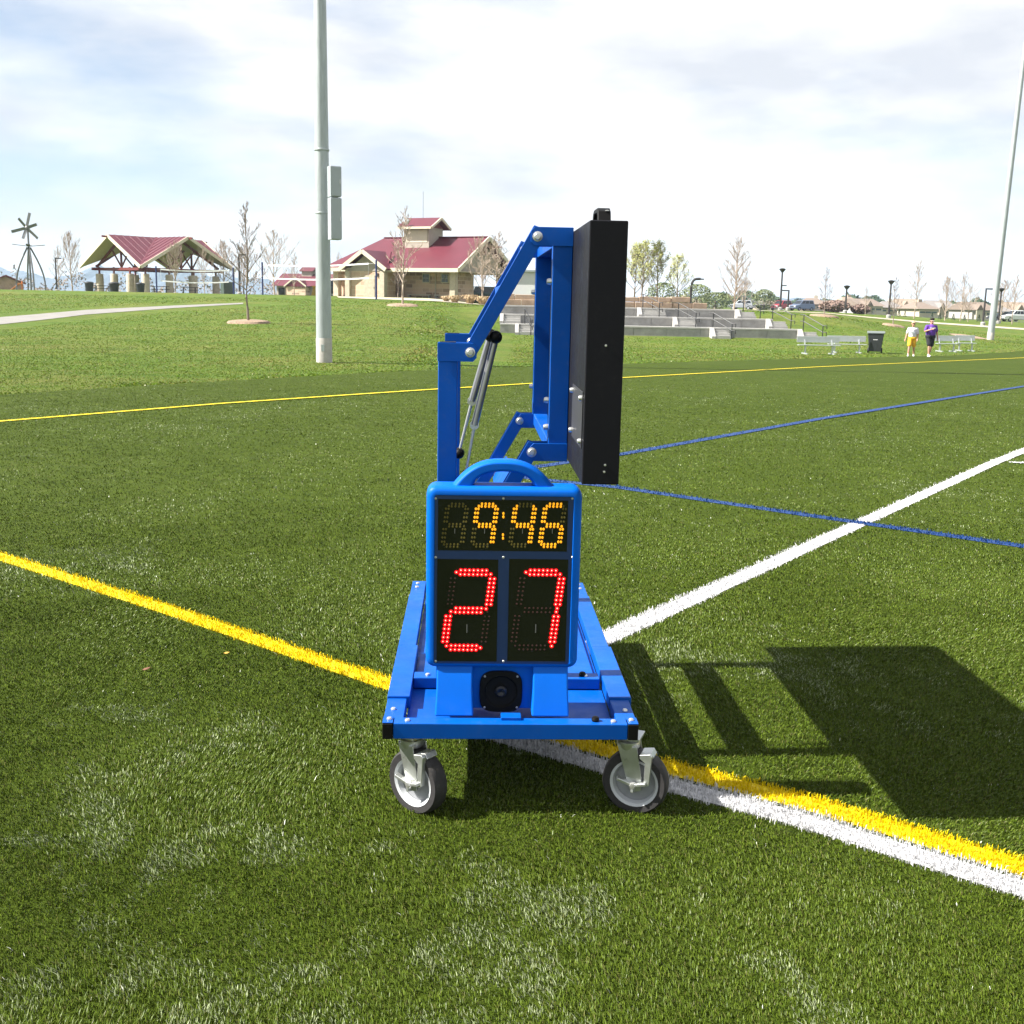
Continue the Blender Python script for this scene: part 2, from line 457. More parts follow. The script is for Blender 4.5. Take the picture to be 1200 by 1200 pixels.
    def mesh(s, name, mats, smooth=False):
        me = bpy.data.meshes.new(name)
        me.from_pydata(s.v, [], s.f)
        if not isinstance(mats, (list, tuple)): mats = [mats]
        for m in mats: me.materials.append(m)
        if len(mats) > 1: me.polygons.foreach_set('material_index', s.m)
        bm = bmesh.new(); bm.from_mesh(me); bmesh.ops.recalc_face_normals(bm, faces=bm.faces); bm.to_mesh(me); bm.free()
        if smooth:
            me.polygons.foreach_set('use_smooth', [True] * len(me.polygons))
            me.set_sharp_from_angle(angle=R(38))
        me.update()
        return me
    def build(s, name, mats, parent=None, smooth=False, bevel=0, seg=2, label=None):
        o = bpy.data.objects.new(name, s.mesh(name, mats, smooth or bevel > 0))
        COL.objects.link(o)
        if parent: o.parent = parent
        if bevel:
            b = o.modifiers.new('bevel', 'BEVEL'); b.width = bevel; b.segments = seg; b.limit_method = 'ANGLE'; b.angle_limit = R(40)
            b.harden_normals = True
        if label: o['label'] = label
        return o

def link(me, name, parent=None):
    o = bpy.data.objects.new(name, me); COL.objects.link(o)
    if parent: o.parent = parent
    return o

def thing(name, label, cat, loc=(0, 0, 0), rotz=0.0, group=None):
    o = bpy.data.objects.new(name, None); COL.objects.link(o)
    o.empty_display_size = .2
    o.location = loc; o.rotation_euler = (0, 0, rotz)
    o['label'] = label; o['category'] = cat
    if group: o['group'] = group
    return o

def tag(o, label, cat, group=None):
    o['label'] = label; o['category'] = cat
    if group: o['group'] = group
    return o

def struct(o, label=None):
    o['kind'] = 'structure'
    if label: o['label'] = label
    return o

def dup(root, loc, rotz, label, scale=None):
    r = root.copy(); COL.objects.link(r); r.location = loc; r.rotation_euler = (0, 0, rotz); r['label'] = label
    if scale: r.scale = scale
    for ch in list(root.children):
        c = ch.copy(); COL.objects.link(c); c.parent = r
        for gch in list(ch.children):
            d = gch.copy(); COL.objects.link(d); d.parent = c
    return r

# ------------------------------------------------------------------ ground
EDGE = [hit(*p) for p in ((0, 464), (200, 451), (500, 434), (730, 427), (930, 421), (1200, 411.5))]
EX = [p.x for p in EDGE]; EYS = [p.y for p in EDGE]
sl0 = (EYS[1] - EYS[0]) / (EX[1] - EX[0]); sl1 = (EYS[-1] - EYS[-2]) / (EX[-1] - EX[-2])
def y_edge(x):
    if x < EX[0]: return max(6, EYS[0] + sl0 * (x - EX[0]))
    if x > EX[-1]: return EYS[-1] + sl1 * (x - EX[-1])
    return float(np.interp(x, EX, EYS))

def ye_v(x):
    return np.where(x < EX[0], np.maximum(6, EYS[0] + sl0 * (x - EX[0])), np.where(x > EX[-1], EYS[-1] + sl1 * (x - EX[-1]), np.interp(x, EX, EYS)))

def grid(name, xs, ys, fz, material):
    vs = [(x, y, fz(x, y)) for y in ys for x in xs]
    n = len(xs)
    fs = [(j * n + i, j * n + i + 1, (j + 1) * n + i + 1, (j + 1) * n + i) for j in range(len(ys) - 1) for i in range(n - 1)]
    me = bpy.data.meshes.new(name); me.from_pydata(vs, [], fs); me.materials.append(material)
    me.polygons.foreach_set('use_smooth', [True] * len(fs)); me.update()
    o = bpy.data.objects.new(name, me); COL.objects.link(o)
    return o

xs = [-3500, -2000, -1200, -700, -400, -250, -160] + [-110 + 2.0 * i for i in range(111)] + [160, 250, 400, 700, 1200, 2000, 3500]
ys = [-400, -100, -30] + [-10 + 1.0 * i for i in range(141)] + [136, 145, 160, 180, 210, 260, 330, 450, 700, 1100, 1800, 2800, 4200]
def lawn_z(x, y):
    z = g(x, y)
    if y < y_edge(x) - .4: z -= .12
    return z
lawn = struct(grid('lawn', xs, ys, lawn_z, M_lawn), 'green spring lawn rising behind the sports field')

# artificial turf sheet
tx = [-60 + 1.5 * i for i in range(91)]
nrow = 70
vs = []
for j in range(nrow + 1):
    t = j / nrow
    for x in tx:
        y = -12 + (y_edge(x) + 12) * t
        vs.append((x, y, g(x, y) + .02))
n_ = len(tx)
fs = [(j * n_ + i, j * n_ + i + 1, (j + 1) * n_ + i + 1, (j + 1) * n_ + i) for j in range(nrow) for i in range(n_ - 1)]
TZ = .02
me = bpy.data.meshes.new('artificial_turf'); me.from_pydata(vs, [], fs); me.materials.append(M_turf)
me.polygons.foreach_set('use_smooth', [True] * len(fs)); me.update()
struct(link(me, 'artificial_turf'), 'dark green artificial turf of the sports field')

def polyline(pxs, ext0=0, ext1=0):
    P = [hit(*p) for p in pxs]; P = [Vector((p.x, p.y)) for p in P]
    if ext0: P.insert(0, P[0] + (P[0] - P[1]).normalized() * ext0)
    if ext1: P.append(P[-1] + (P[-1] - P[-2]).normalized() * ext1)
    return P

def offset(P, d):
    out = []
    for i, p in enumerate(P):
        t = (P[min(i + 1, len(P) - 1)] - P[max(i - 1, 0)]).normalized()
        out.append(p + Vector((-t.y, t.x)) * d)
    return out

LW = .128
Y1 = polyline([(0, 656), (192, 718), (456, 808), (600, 855), (787, 908), (950, 950), (1200, 1026)], 6, 3)
SIDEW_SRC = polyline([(560, 843), (600, 855), (787, 908), (950, 950), (1200, 1026)], 0, 3)
SIDEW = offset(SIDEW_SRC, -LW)
Wl = polyline([(545, 832), (717, 750), (1000, 620), (1200, 530)], 0, 25)
B1 = polyline([(566, 558), (640, 548), (732, 534), (960, 493), (1200, 454)], 0, 20)
B2 = polyline([(566, 557.5), (724, 574), (960, 609), (1200, 644)], 0, 6)
Y2 = polyline([(0, 496), (260, 475), (511, 458), (732, 444), (960, 431), (1200, 420)], 15, 15)
TICK = polyline([(1186, 544.5), (1215, 545)], 0, .5)
LINES = [('yellow_field_line', Y1, M_lineY, YEL, LW, 'yellow sideline running left of and under the cart'),
         ('white_field_line', SIDEW, M_lineW, WHI, LW, 'white sideline along the near edge of the yellow one'),
         ('white_field_line', Wl, M_lineW, WHI, .150, 'white line running from the cart to the right'),
         ('blue_field_line', B1, M_lineB, BLU, .155, 'far blue line rising to the right'),
         ('blue_field_line', B2, M_lineB, BLU, .150, 'near blue line crossing under the white one'),
         ('yellow_field_line', Y2, M_lineY, YEL, .115, 'thin yellow sideline on the far edge of the turf'),
         ('white_field_line', TICK, M_lineW, WHI, .09, 'short white tick at the right')]
for k, (nm, P, m, c, w, lab) in enumerate(LINES):
    vs = []; fs = []
    D = []
    for a, b in zip(P[:-1], P[1:]):
        k_ = max(1, int((b - a).length / .5))
        for i in range(k_): D.append(a.lerp(b, i / k_))
    D.append(P[-1])
    for i, p in enumerate(D):
        t = (D[min(i + 1, len(D) - 1)] - D[max(i - 1, 0)]).normalized(); q = Vector((-t.y, t.x))
        for sgn in (-1, 1):
            nr = sstep(9, 22, p.y); e = p + q * (w / 2 * sgn * (.80 + .20 * nr)); vs.append((e.x, e.y, g(e.x, e.y) + TZ + .0022 + .0004 * k + (.004 + .002 * k) * nr))
    fs = [(2 * i, 2 * i + 1, 2 * i + 3, 2 * i + 2) for i in range(len(D) - 1)]
    me = bpy.data.meshes.new(nm); me.from_pydata(vs, [], fs); me.materials.append(m)
    struct(link(me, nm), lab)

# ------------------------------------------------------------------ turf fibres near the camera
rng = np.random.default_rng(7)
def vnoise(x, y, scale, seed):
    rg = np.random.default_rng(seed); G = rg.random((256, 256))
    u = x * scale + 100; v = y * scale + 100
    i = np.floor(u).astype(int); j = np.floor(v).astype(int); fu = u - i; fv = v - j
    fu = fu * fu * (3 - 2 * fu); fv = fv * fv * (3 - 2 * fv)
    q = lambda a, b: G[a % 256, b % 256]
    return (q(i, j) * (1 - fu) + q(i + 1, j) * fu) * (1 - fv) + (q(i, j + 1) * (1 - fu) + q(i + 1, j + 1) * fu) * fv

def fibres(N, y0, y1, wmul):
    t = rng.random(N)
    # density falls as 1/y
    y = y0 * (y1 / y0) ** t if y0 > 0 else y0 + (y1 - y0) * t
    half = .50 * y + .9
    x = (rng.random(N) * 2 - 1) * half
    # tufts: pull blades to tuft rows
    pitch = .009
    x = np.round(x / pitch) * pitch + rng.normal(0, .0035, N)
    y = y + rng.normal(0, .004, N)
    hgt = (.006 + .0075 * rng.random(N)) * (.8 + .4 * vnoise(x, y, 5, 3))
    wid = (.0010 + .0009 * rng.random(N)) * wmul * (y / 4.0) ** .6
    az = rng.random(N) * 2 * np.pi
    lean = .2 + 1.1 * rng.random(N) ** 1.3
    gx = vnoise(x, y, 1.1, 11) * 2 * np.pi
    dx = np.cos(az) * .8 + np.cos(gx) * .5; dy = np.sin(az) * .8 + np.sin(gx) * .5
    px_, py_ = -np.sin(az), np.cos(az)
    lx, ly = dx * lean * hgt, dy * lean * hgt
    base = np.stack([x, y, np.full(N, TZ + .001)], 1)
    w = np.stack([px_, py_, np.zeros(N)], 1) * wid[:, None]
    mid = base + np.stack([lx * .4, ly * .4, hgt * .62], 1)
    tip = base + np.stack([lx * 1.15, ly * 1.15, hgt], 1)
    V = np.empty((N, 5, 3)); V[:, 0] = base - w; V[:, 1] = base + w; V[:, 2] = mid + w * .85; V[:, 3] = mid - w * .85; V[:, 4] = tip
    # colours
    big = vnoise(x, y, .8, 5) * .38 + vnoise(x, y, 2.9, 6) * .34 + vnoise(x, y, 11.0, 9) * .28
    hue = rng.random(N)
    c = np.empty((N, 3))
    c[:, 0] = .054 + .046 * hue; c[:, 1] = .092 + .048 * hue; c[:, 2] = .006 + .007 * hue
    c *= (.72 + .55 * rng.random(N))[:, None]
    olive = rng.random(N) < .12
    c[olive] = np.array([.10, .105, .026]) * (.7 + .6 * rng.random(olive.sum()))[:, None]
    pf = np.clip((big - .60) / .17, 0, 1)
    pale = rng.random(N) < (.004 + .55 * pf)
    c[pale] = np.array([.24, .28, .15]) * (.55 + .8 * rng.random(pale.sum()))[:, None]  # sheen of flattened fibres painted as a paler colour
    spark = rng.random(N) < .0012
    c[spark] = np.array([.62, .64, .55])  # bright glints painted on single fibres
    tall = np.ones(N)
    for nm, P, m_, col, wd, lab in LINES:
        best = np.full(N, 9.0)
        jit = rng.normal(0, .0075, N)
        for a, b in zip(P[:-1], P[1:]):
            d = b - a; L2 = d.length_squared
            s_ = np.clip(((x - a.x) * d.x + (y - a.y) * d.y) / L2, 0, 1)
            best = np.minimum(best, np.hypot(x - (a.x + d.x * s_), y - (a.y + d.y * s_)))
        on = best + jit < wd / 2
        k = on.sum()
        c[on] = np.array(col) * (.85 + .3 * rng.random(k))[:, None]
        V[on, 2:, 2] += (.003 + .005 * rng.random(k))[:, None]
    return V, c

Va, ca = fibres(800000, 2.0, 9.0, 1.08)
keep = rng.random(len(Va)) < np.clip((9.0 - Va[:, 0, 1]) / 3.5, 0, 1)
Va, ca = Va[keep], ca[keep]
Vb, cb = fibres(330000, 5.5, 40.0, 1.4)
keep = rng.random(len(Vb)) < np.clip((38 - Vb[:, 0, 1]) / 20, 0, 1) * np.clip((Vb[:, 0, 1] - 5.5) / 3.0, 0, 1)
keep &= Vb[:, 0, 1] < ye_v(Vb[:, 0, 0]) - .1
Vb, cb = Vb[keep], cb[keep]
Vb[:, :, 2] += gv(Vb[:, 0, 0], Vb[:, 0, 1])[:, None]
Vall = np.concatenate([Va, Vb]); call = np.concatenate([ca, cb])
N = len(Vall)
me = bpy.data.meshes.new('turf_fibres')
me.vertices.add(N * 5); me.vertices.foreach_set('co', Vall.astype(np.float32).ravel())
idx = np.arange(N)[:, None] * 5
quads = np.concatenate([idx + 0, idx + 1, idx + 2, idx + 3], 1); tris = np.concatenate([idx + 3, idx + 2, idx + 4], 1)
loops = np.concatenate([quads, tris], 1).ravel()
me.loops.add(N * 7); me.loops.foreach_set('vertex_index', loops.astype(np.int32))
st = np.stack([np.arange(N) * 7, np.arange(N) * 7 + 4], 1).ravel()
me.polygons.add(N * 2); me.polygons.foreach_set('loop_start', st.astype(np.int32))
me.update(calc_edges=True)
ca_ = me.color_attributes.new('Col', 'FLOAT_COLOR', 'POINT')
cc = np.ones((N, 5, 4), np.float32); cc[:, :, :3] = call[:, None, :] * .86
ca_.data.foreach_set('color', cc.ravel())
me.materials.append(M_blade)
tf = link(me, 'turf_fibres'); tf['kind'] = 'stuff'; tf['label'] = 'short plastic grass fibres of the artificial turf'

# ------------------------------------------------------------------ the wheeled scoreboard cart
YAW = R(2.2)
base_pt = at(598, 866, 3.33)
CART = Vector((base_pt.x, base_pt.y, 0.0))
cosY, sinY = math.cos(YAW), math.sin(YAW)
def to_local(v): return Vector((v.x * cosY + v.y * sinY, -v.x * sinY + v.y * cosY, v.z))
O_l = to_local(CAM - CART)
def lc(px, py, v):
    """lateral place and height, on the cart, of a point v metres behind its front edge"""
    d = to_local(ray(px, py)); t = (v - O_l.y) / d.y
    p = O_l + d * t
    return p.x, p.z

cart = thing('scoreboard_cart', 'blue wheeled steel cart carrying a tall black display panel on folding arms', 'cart', CART, YAW)
uL = lc(448, 858, 0)[0]; uR = lc(748, 858, 0)[0]
CL = 1.82                                # length
zb, zt = .278, .330
rw = .064
def part(name, mb, m, parent=cart, bevel=.003, smooth=False, label=None):
    return mb.build(name, m, parent, smooth, bevel, 2, label)
capw = .034
# side rails in three lengths with small lapped joints
for s_, (a, b) in enumerate(((uL, uL + rw), (uR - rw, uR))):
    mb = MB(); mb.box(a, b, .056, .235, zb, zt - .003); part('side_rail_end', mb, M_frame)
    mb = MB(); mb.box(a, b, CL - .26, CL, zb, zt - .003); part('side_rail_end', mb, M_frame)
    mb = MB(); mb.box(a - .002, b + .010, .236, .80, zb + .012, zt + .004); part('side_rail', mb, M_frame)
    mb = MB(); mb.box(a - .002, b + .002, .804, CL - .262, zb + .012, zt + .002); part('side_rail', mb, M_frame)
mb = MB(); mb.box(uL + capw, uR - capw, 0, .054, zb, zt); part('front_rail', mb, M_frame)
mb = MB(); mb.box(uL + rw + .002, uR - rw - .002, CL - .056, CL - .002, zb, zt - .005); part('rear_rail', mb, M_frame)
for a, b in ((uL, uL + capw - .001), (uR - capw + .001, uR)):
    mb = MB(); mb.box(a, b, -.002, .055, zb - .001, zt - .001); part('corner_cap', mb, M_blackplastic)
    mb = MB(); mb.box(a, b, .0, .055, zt, zt + .003); part('corner_cap_top', mb, M_frame, bevel=.001)
mb = MB(); mb.box(uL + rw + .004, uR - rw - .004, .058, CL - .06, zb + .004, zb + .010); part('tray', mb, M_frame, bevel=0)
VN, VF = .43, 1.43                       # planes of the two folding linkages
for v in (VN, VF):
    mb = MB(); mb.box(uL + rw + .012, uR - rw - .012, v, v + .066, zb + .014, zt + .001); part('cross_member', mb, M_frame)
mb = MB(); mb.box(uL + rw + .02, uR - rw - .02, VN + .09, VF - .02, zb + .016, zb + .022); part('equipment_plate', mb, M_frame, bevel=0)
mb = MB(); mb.box(-.03, .035, .03, .075, zt + .0005, zt + .010); part('lock_plate', mb, M_frame, bevel=.002)

def bolt(u, v, z, axis='z', r=.009, h=.006, m=M_bolt, name='bolt', parent=cart):
    mb = MB()
    if axis == 'z': mb.lathe([(r, 0), (r, h * .5), (r * .75, h), (0.0005, h * 1.05)], 12, 'z', (u, v, z))
    else: mb.lathe([(r, 0), (r, -h * .5), (r * .75, -h), (0.0005, -h * 1.05)], 12, axis, (u, v, z))
    return mb.build(name, m, parent, True)
for sgn, a in ((1, uL), (-1, uR)):
    bolt(a + sgn * .020, .03, zt + .003); bolt(a + sgn * .026, .13, zt - .003); bolt(a + sgn * .078, .025, zt)
    bolt(a + sgn * .026, CL - .05, zt - .003); bolt(a + sgn * .026, CL - .12, zt - .003)
    bolt(a + sgn * .125, VN + .03, zt + .001)
for (u, v, z) in ((uR - .135, .03, zt), (uR - .135, VN + .032, zt + .001)):
    mb = MB(); mb.lathe([(.011, 0), (.013, .006), (.010, .014), (.001, .017)], 14, 'z', (u, v, z)); mb.build('rubber_bumper', M_blackplastic, cart, True)

# casters
def caster(u, v, ang, first=None):
    e = bpy.data.objects.new('caster', None); COL.objects.link(e); e.parent = cart; e.location = (u, v, 0); e.rotation_euler = (0, 0, ang)
    if first:
        for ch in first.children:
            c = ch.copy(); COL.objects.link(c); c.parent = e
        return e
    rw_ = .108
    mb = MB(); mb.lathe([(.079, -.026), (.100, -.029), (.1062, -.022), (rw_, -.012), (rw_, .012), (.1062, .022), (.100, .029), (.079, .026)], 40, 'y', (0, .03, rw_ + .012), False); 
    t = mb.build('tyre', M_tyre, e, True)
    mb = MB(); mb.lathe([(.066, -.006), (.071, -.023), (.0797, -.0275), (.0798, .0275), (.071, .023), (.066, .006)], 40, 'y', (0, .03, rw_ + .012), False); mb.build('rim_ring', M_rimring, e, True)
    mb = MB(); mb.lathe([(.0675, -.004), (.030, -.008), (.026, -.022), (.001, -.022)], 32, 'y', (0, .03, rw_ + .012))
    mb.lathe([(.0675, .004), (.030, .008), (.026, .022), (.001, .022)], 32, 'y', (0, .03, rw_ + .012))
    mb.build('wheel_disc', M_rim, e, True)
    for k in range(5):
        a = 2 * PI * k / 5 + .3
        mb = MB(); c0 = Vector((0, .03, rw_ + .012)); d = Vector((math.cos(a), 0, math.sin(a)))
        mb.bar(c0 + d * .022, c0 + d * .068, .024, .009, up=(0, 1, 0)); mb.build('spoke', M_rim, e, True, .002)
    # fork
    mb = MB(); mb.box(-.072, .016, -.012, .072, .268, .2775); mb.build('mount_plate', M_zinc, e, False, .002)
    mb = MB(); mb.lathe([(.034, .232), (.038, .240), (.038, .257)], 20, 'z', (-.028, .03, 0)); mb.build('swivel_ring', M_zinc, e, True)
    for sgn in (-1, 1):
        yy = .03 + sgn * .031
        mb = MB(); mb.prism([(-.058, .247), (.006, .247), (.024, .150), (.024, .100), (-.008, .092), (-.022, .125)], yy - .0025, yy + .0025, 'xz')
        mb.build('fork_plate', M_zinc, e, False, .0015)
    mb = MB(); mb.box(-.058, .006, .0005, .0595, .246, .250); mb.build('fork_crown', M_zinc, e, False, .0015)
    mb = MB(); mb.prism([(.018, .226), (.052, .232), (.058, .224), (.052, .125), (.034, .118), (.036, .200), (.018, .214)], -.012, .004, 'xz')
    mb.build('brake_arm', M_zinc, e, False, .002)
    mb = MB(); mb.prism([(.018, .226), (.052, .232), (.062, .216), (.055, .210), (.05, .222), (.018, .217)], .006, .055, 'xz'); mb.build('brake_shoe', M_zinc, e, False, .002)
    mb = MB()
    for a0, L in ((2.7, .058), (.35, .046), (-1.6, .030)):
        c0 = Vector((0, -.008, rw_ + .012)); d = Vector((math.cos(a0), -.15, math.sin(a0) * .8))
        mb.bar(c0, c0 + d * L, .010, .020, up=(0, 1, 0))
    mb.build('brake_pedal', M_zinc, e, False, .002)
    mb = MB(); mb.lathe([(.013, -.002), (.013, -.010), (.009, -.016), (.001, -.017)], 6, 'y', (0, -.006, rw_ + .012)); mb.build('axle_nut', M_bolt, e, True)
    return e
# the wheels trail to the right, faces turned a little left of the camera
cL = caster(lc(483, 913, .05)[0] , .02, R(-40))
cR = caster(lc(741, 913, .05)[0] , .02, R(-21), cL)
caster(uL + .12, CL - .11, R(-60), cL)
caster(uR - .10, CL - .11, R(-35), cL)

# folding linkage
def obar(p, q, hw, v0, v1, mb, e0=0.0, e1=0.0):
    """bar in the cross plane of the cart from p to q (lateral, height)"""
    p = Vector(p); q = Vector(q); d = (q - p).normalized(); n = Vector((-d.y, d.x))
    p = p - d * e0; q = q + d * e1
    mb.prism([tuple(p - n * hw), tuple(q - n * hw), tuple(q + n * hw), tuple(p + n * hw)], v0, v1, 'xz')
A1 = lc(551, 413, VN); A2 = lc(630, 277, VN)
B2p = lc(623, 530, VN)
B1p = (B2p[0] - (A2[0] - A1[0]), B2p[1] - (A2[1] - A1[1]))
pL, pR = lc(513, 480, VN)[0], lc(535.5, 480, VN)[0]
ptop = lc(524, 401, VN)[1]
uuL, uuR = lc(645.5, 400, VN)[0], lc(668.5, 400, VN)[0]
utop = lc(655, 267, VN)[1]; ubot = lc(655, 540, VN)[1]
for k, dv in enumerate((0.0, VF - VN)):
    v0 = VN + dv
    mb = MB(); mb.box(pL, pR, v0 + .006, v0 + .062, zt + .001, ptop - .004); part('post', mb, M_frame)
    mb = MB(); mb.box(pL + .006, pR - .006, v0 + .012, v0 + .056, ptop - .004, ptop + .001); part('post_cap', mb, M_blackplastic, bevel=.001)
    mb = MB(); mb.box(uuL, uuR, v0 + .006, v0 + .062, ubot, utop); part('upright', mb, M_frame)
    # clevis plates
    for nm, (x0, x1), zc in (('post_bracket', (pL - .002, A1[0] + .022), A1[1]), ('post_bracket', (pL - .002, B1p[0] + .022), max(B1p[1], zt + .045)),
                             ('upright_bracket', (A2[0] - .022, uuR), A2[1]), ('upright_bracket', (B2p[0] - .006, uuR), B2p[1])):
        mb = MB()
        for va, vb in ((v0 - .001, v0 + .004), (v0 + .064, v0 + .069)):
            if nm == 'post_bracket': poly = [(x0, zc - .031), (x1 - .012, zc - .031), (x1, zc - .018), (x1, zc + .018), (x1 - .012, zc + .031), (x0, zc + .031)]
            else: poly = [(x0, zc - .018), (x0 + .012, zc - .030), (x1, zc - .030), (x1, zc + .031), (x0 + .012, zc + .031), (x0, zc + .018)]
            mb.prism(poly, va, vb, 'xz')
        part(nm, mb, M_frame, bevel=.0012)
    # arms: channels, web below, two flanges
    for nm, p, q in (('upper_arm', A1, A2), ('lower_arm', B1p, B2p)):
        mb = MB(); p_ = Vector(p); q_ = Vector(q); d = (q_ - p_).normalized(); n = Vector((-d.y, d.x))
        for va, vb in ((v0 + .006, v0 + .012), (v0 + .054, v0 + .060)):
            a = p_ - d * .036; b = q_ + d * .036
            mb.prism([tuple(a - n * .022 + d * .012), tuple(a + n * .022), tuple(b + n * .028 - d * .010), tuple(b - n * .022)], va, vb, 'xz')
        obar(p_ - n * .0, q_ - n * .0, .0, v0 + .0125, v0 + .0535, MB())
        w0 = p_ + d * .02; w1 = q_ - d * .02
        mb.prism([tuple(w0 - n * .022), tuple(w1 - n * .022), tuple(w1 - n * .012), tuple(w0 - n * .012)], v0 + .0125, v0 + .0535, 'xz')
        part(nm, mb, M_frame, bevel=.001)
    for (u, z) in (A1, A2, B2p):
        bolt(u, v0 - .001, z, 'y', .0125, .006, M_bolt)
        bolt(u, v0 - .0005, z, 'y', .017, .002, M_bolt, 'washer')
    for py in (330, 470, 502) if k == 0 else (340, 480):
        z = lc(650, py, VN)[1]
        bolt(uuL, v0 + .034, z, 'x', .011, .016, M_bolt)
mb = MB(); mb.box(uuL + .004, uuR - .004, VN + .0702, VF - .002, utop - .06, utop - .012); part('top_rail', mb, M_frame)
mb = MB(); mb.box(uuL + .004, uuR - .004, VN + .0702, VF - .002, ubot + .012, ubot + .06); part('bottom_rail', mb, M_frame)
mb = MB(); mb.bar((A1[0] * .45 + A2[0] * .55, VN + .07, A1[1] * .45 + A2[1] * .55), (A1[0] * .45 + A2[0] * .55, VF, A1[1] * .45 + A2[1] * .55), .04, .03); part('tie_bar', mb, M_frame)
tu, tz_ = B1p[0] * .49 + B2p[0] * .51, B1p[1] * .49 + B2p[1] * .51
ad = (Vector(B2p) - Vector(B1p)).normalized(); an = Vector((-ad.y, ad.x))
mb = MB(); c2 = Vector((tu, tz_)) - an * .030
mb.prism([tuple(c2 - ad * .055 - an * .004), tuple(c2 + ad * .055 - an * .004), tuple(c2 + ad * .055 + an * .004), tuple(c2 - ad * .055 + an * .004)], VN + .062, VF + .004, 'xz')
part('tie_plate', mb, M_frame, bevel=.001)
# gas struts
for (tx_, ty_), (mx_, my_), (bx_, by_), v in (((575, 393), (553, 470), (538, 531), VN + .10), ((581, 395), (556, 498), (544, 566), VN + .045)):
    T = lc(tx_, ty_, v); Mi = lc(mx_, my_, v); B = lc(bx_, by_, v)
    e = MB().tube([(T[0], v, T[1]), (Mi[0], v, Mi[1])], .0125, 14).build('gas_strut', M_chrome, cart, True)
    MB().tube([(Mi[0], v, Mi[1]), (B[0], v, B[1])], .0055, 10).build('strut_rod', M_bolt, e, True)
    MB().lathe([(.016, -.0), (.016, .012)], 12, 'y', (Mi[0], v - .006, Mi[1])).build('strut_collar', M_bolt, e, True)
    for P_, rr in ((T, .022), (B, .019)):
        MB().capsule((P_[0], v - .012, P_[1]), (P_[0], v + .012, P_[1]), rr, rr, 14).build('ball_end', M_blackplastic, e, True)

# black display panel
VP0 = -.08; PLEN = 1.82
qL = lc(686, 410, VP0)[0]; qR = lc(731, 410, VP0)[0]
qT = lc(712, 258, VP0)[1]; qB = lc(704, 568, VP0)[1]
shift = uuR - qL
qL = uuR + .001
disp = MB().box(qL, qR, VP0, VP0 + PLEN, qB, qT).build('display_panel', M_black, cart, True, .004)
mb = MB()
cz0, cz1 = lc(674, 535, VP0)[1] + .02, lc(674, 460, VP0)[1]
mb.box(qL - .003, qL - .0005, VP0 + .03, VP0 + .36, cz0, cz1); mb.build('access_cover', M_cover, disp, False, .001)
for v in (VP0 + .045, VP0 + .345):
    for z in (cz0 + .02, cz1 - .02): bolt(qL - .003, v, z, 'x', .009, .010, M_bolt, 'cover_screw', disp)
um = (qL + qR) / 2
for (px, py) in ((710, 405), (709, 545), (708, 553)):
    u, z = lc(px, py, VP0); MB().lathe([(.0035, -.0), (.0035, -.002), (.0005, -.0025)], 8, 'y', (u, VP0, z)).build('panel_screw', M_bolt, disp, True)
for v in (VP0 + .05, VP0 + 1.35):
    mb = MB(); hw = .019
    prof = [(0, 0), (.012, .030), (.035, .040), (.125, .040), (.148, .030), (.16, 0), (.138, 0), (.130, .018), (.118, .026), (.042, .026), (.030, .018), (.022, 0)]
    mb.prism([(v + a, qT + b) for a, b in prof], um - hw - .008, um + hw - .008, 'yz'); mb.build('lifting_handle', M_blackplastic, disp, False, .003)
    for a in (.01, .15): MB().lathe([(.006, 0), (.006, .002), (.001, .003)], 8, 'z', (um, v + a, qT + .03)).build('handle_screw', M_bolt, disp, True)
MB().box(qR, qR + .0025, VP0 + .03, VP0 + PLEN - .03, qB + .03, qT - .03).build('display_face', M_smoke, disp)

# ------------------------------------------------------------------ portable scoreboard standing on the cart
VB = .10
b0u, b0z = lc(499, 783, VB); b1u, b1z = lc(680, 572, VB)
b0u = lc(499, 680, VB)[0]; b1u = lc(680, 680, VB)[0]
BT = .115
SB = Vector(((b0u + b1u) / 2, 0, zt + .0012))
sbw = CART + Vector((SB.x * cosY, SB.x * sinY, SB.z))
sb = thing('portable_scoreboard', 'bright blue portable scoreboard with handle reading 9:46 and 27, on the cart front', 'scoreboard', sbw, YAW)
hw = (b1u - b0u) / 2
zB, zT = b0z - SB.z, b1z - SB.z
def sl(px, py, v=VB):
    u, z = lc(px, py, v); return u - SB.x, z - SB.z
def rring(x0, x1, z0, z1, r, y, n=6):
    pts = []
    for cx, cz, a0 in ((x1 - r, z1 - r, 0), (x0 + r, z1 - r, 90), (x0 + r, z0 + r, 180), (x1 - r, z0 + r, 270)):
        for k in range(n + 1):
            a = R(a0 + 90 * k / n); pts.append((cx + r * math.cos(a), y, cz + r * math.sin(a)))
    return pts
def rings(mb, RR, cap0=False, cap1=False):
    n = len(RR[0]); vs = [p for r_ in RR for p in r_]; fs = []
    for i in range(len(RR) - 1):
        for k in range(n): fs.append((i * n + k, i * n + (k + 1) % n, (i + 1) * n + (k + 1) % n, (i + 1) * n + k))
    if cap0: fs.append(tuple(range(n)))
    if cap1: fs.append(tuple((len(RR) - 1) * n + k for k in range(n)))
    mb.add(vs, fs)
w0, wz0 = sl(508.5, 778); w1, wz1 = sl(672.5, 583)
mb = MB()
bz = [(.016, 0), (.009, .0035), (.004, .009), (.001, .017), (0, .03)]
RR = [rring(w0, w1, wz0, wz1, .006, VB + .008), rring(w0 - .002, w1 + .002, wz0 - .002, wz1 + .002, .008, VB + .0005)]
RR += [rring(-hw + i, hw - i, zB + i, zT - i, .030 - i * .5, VB + d) for i, d in bz]
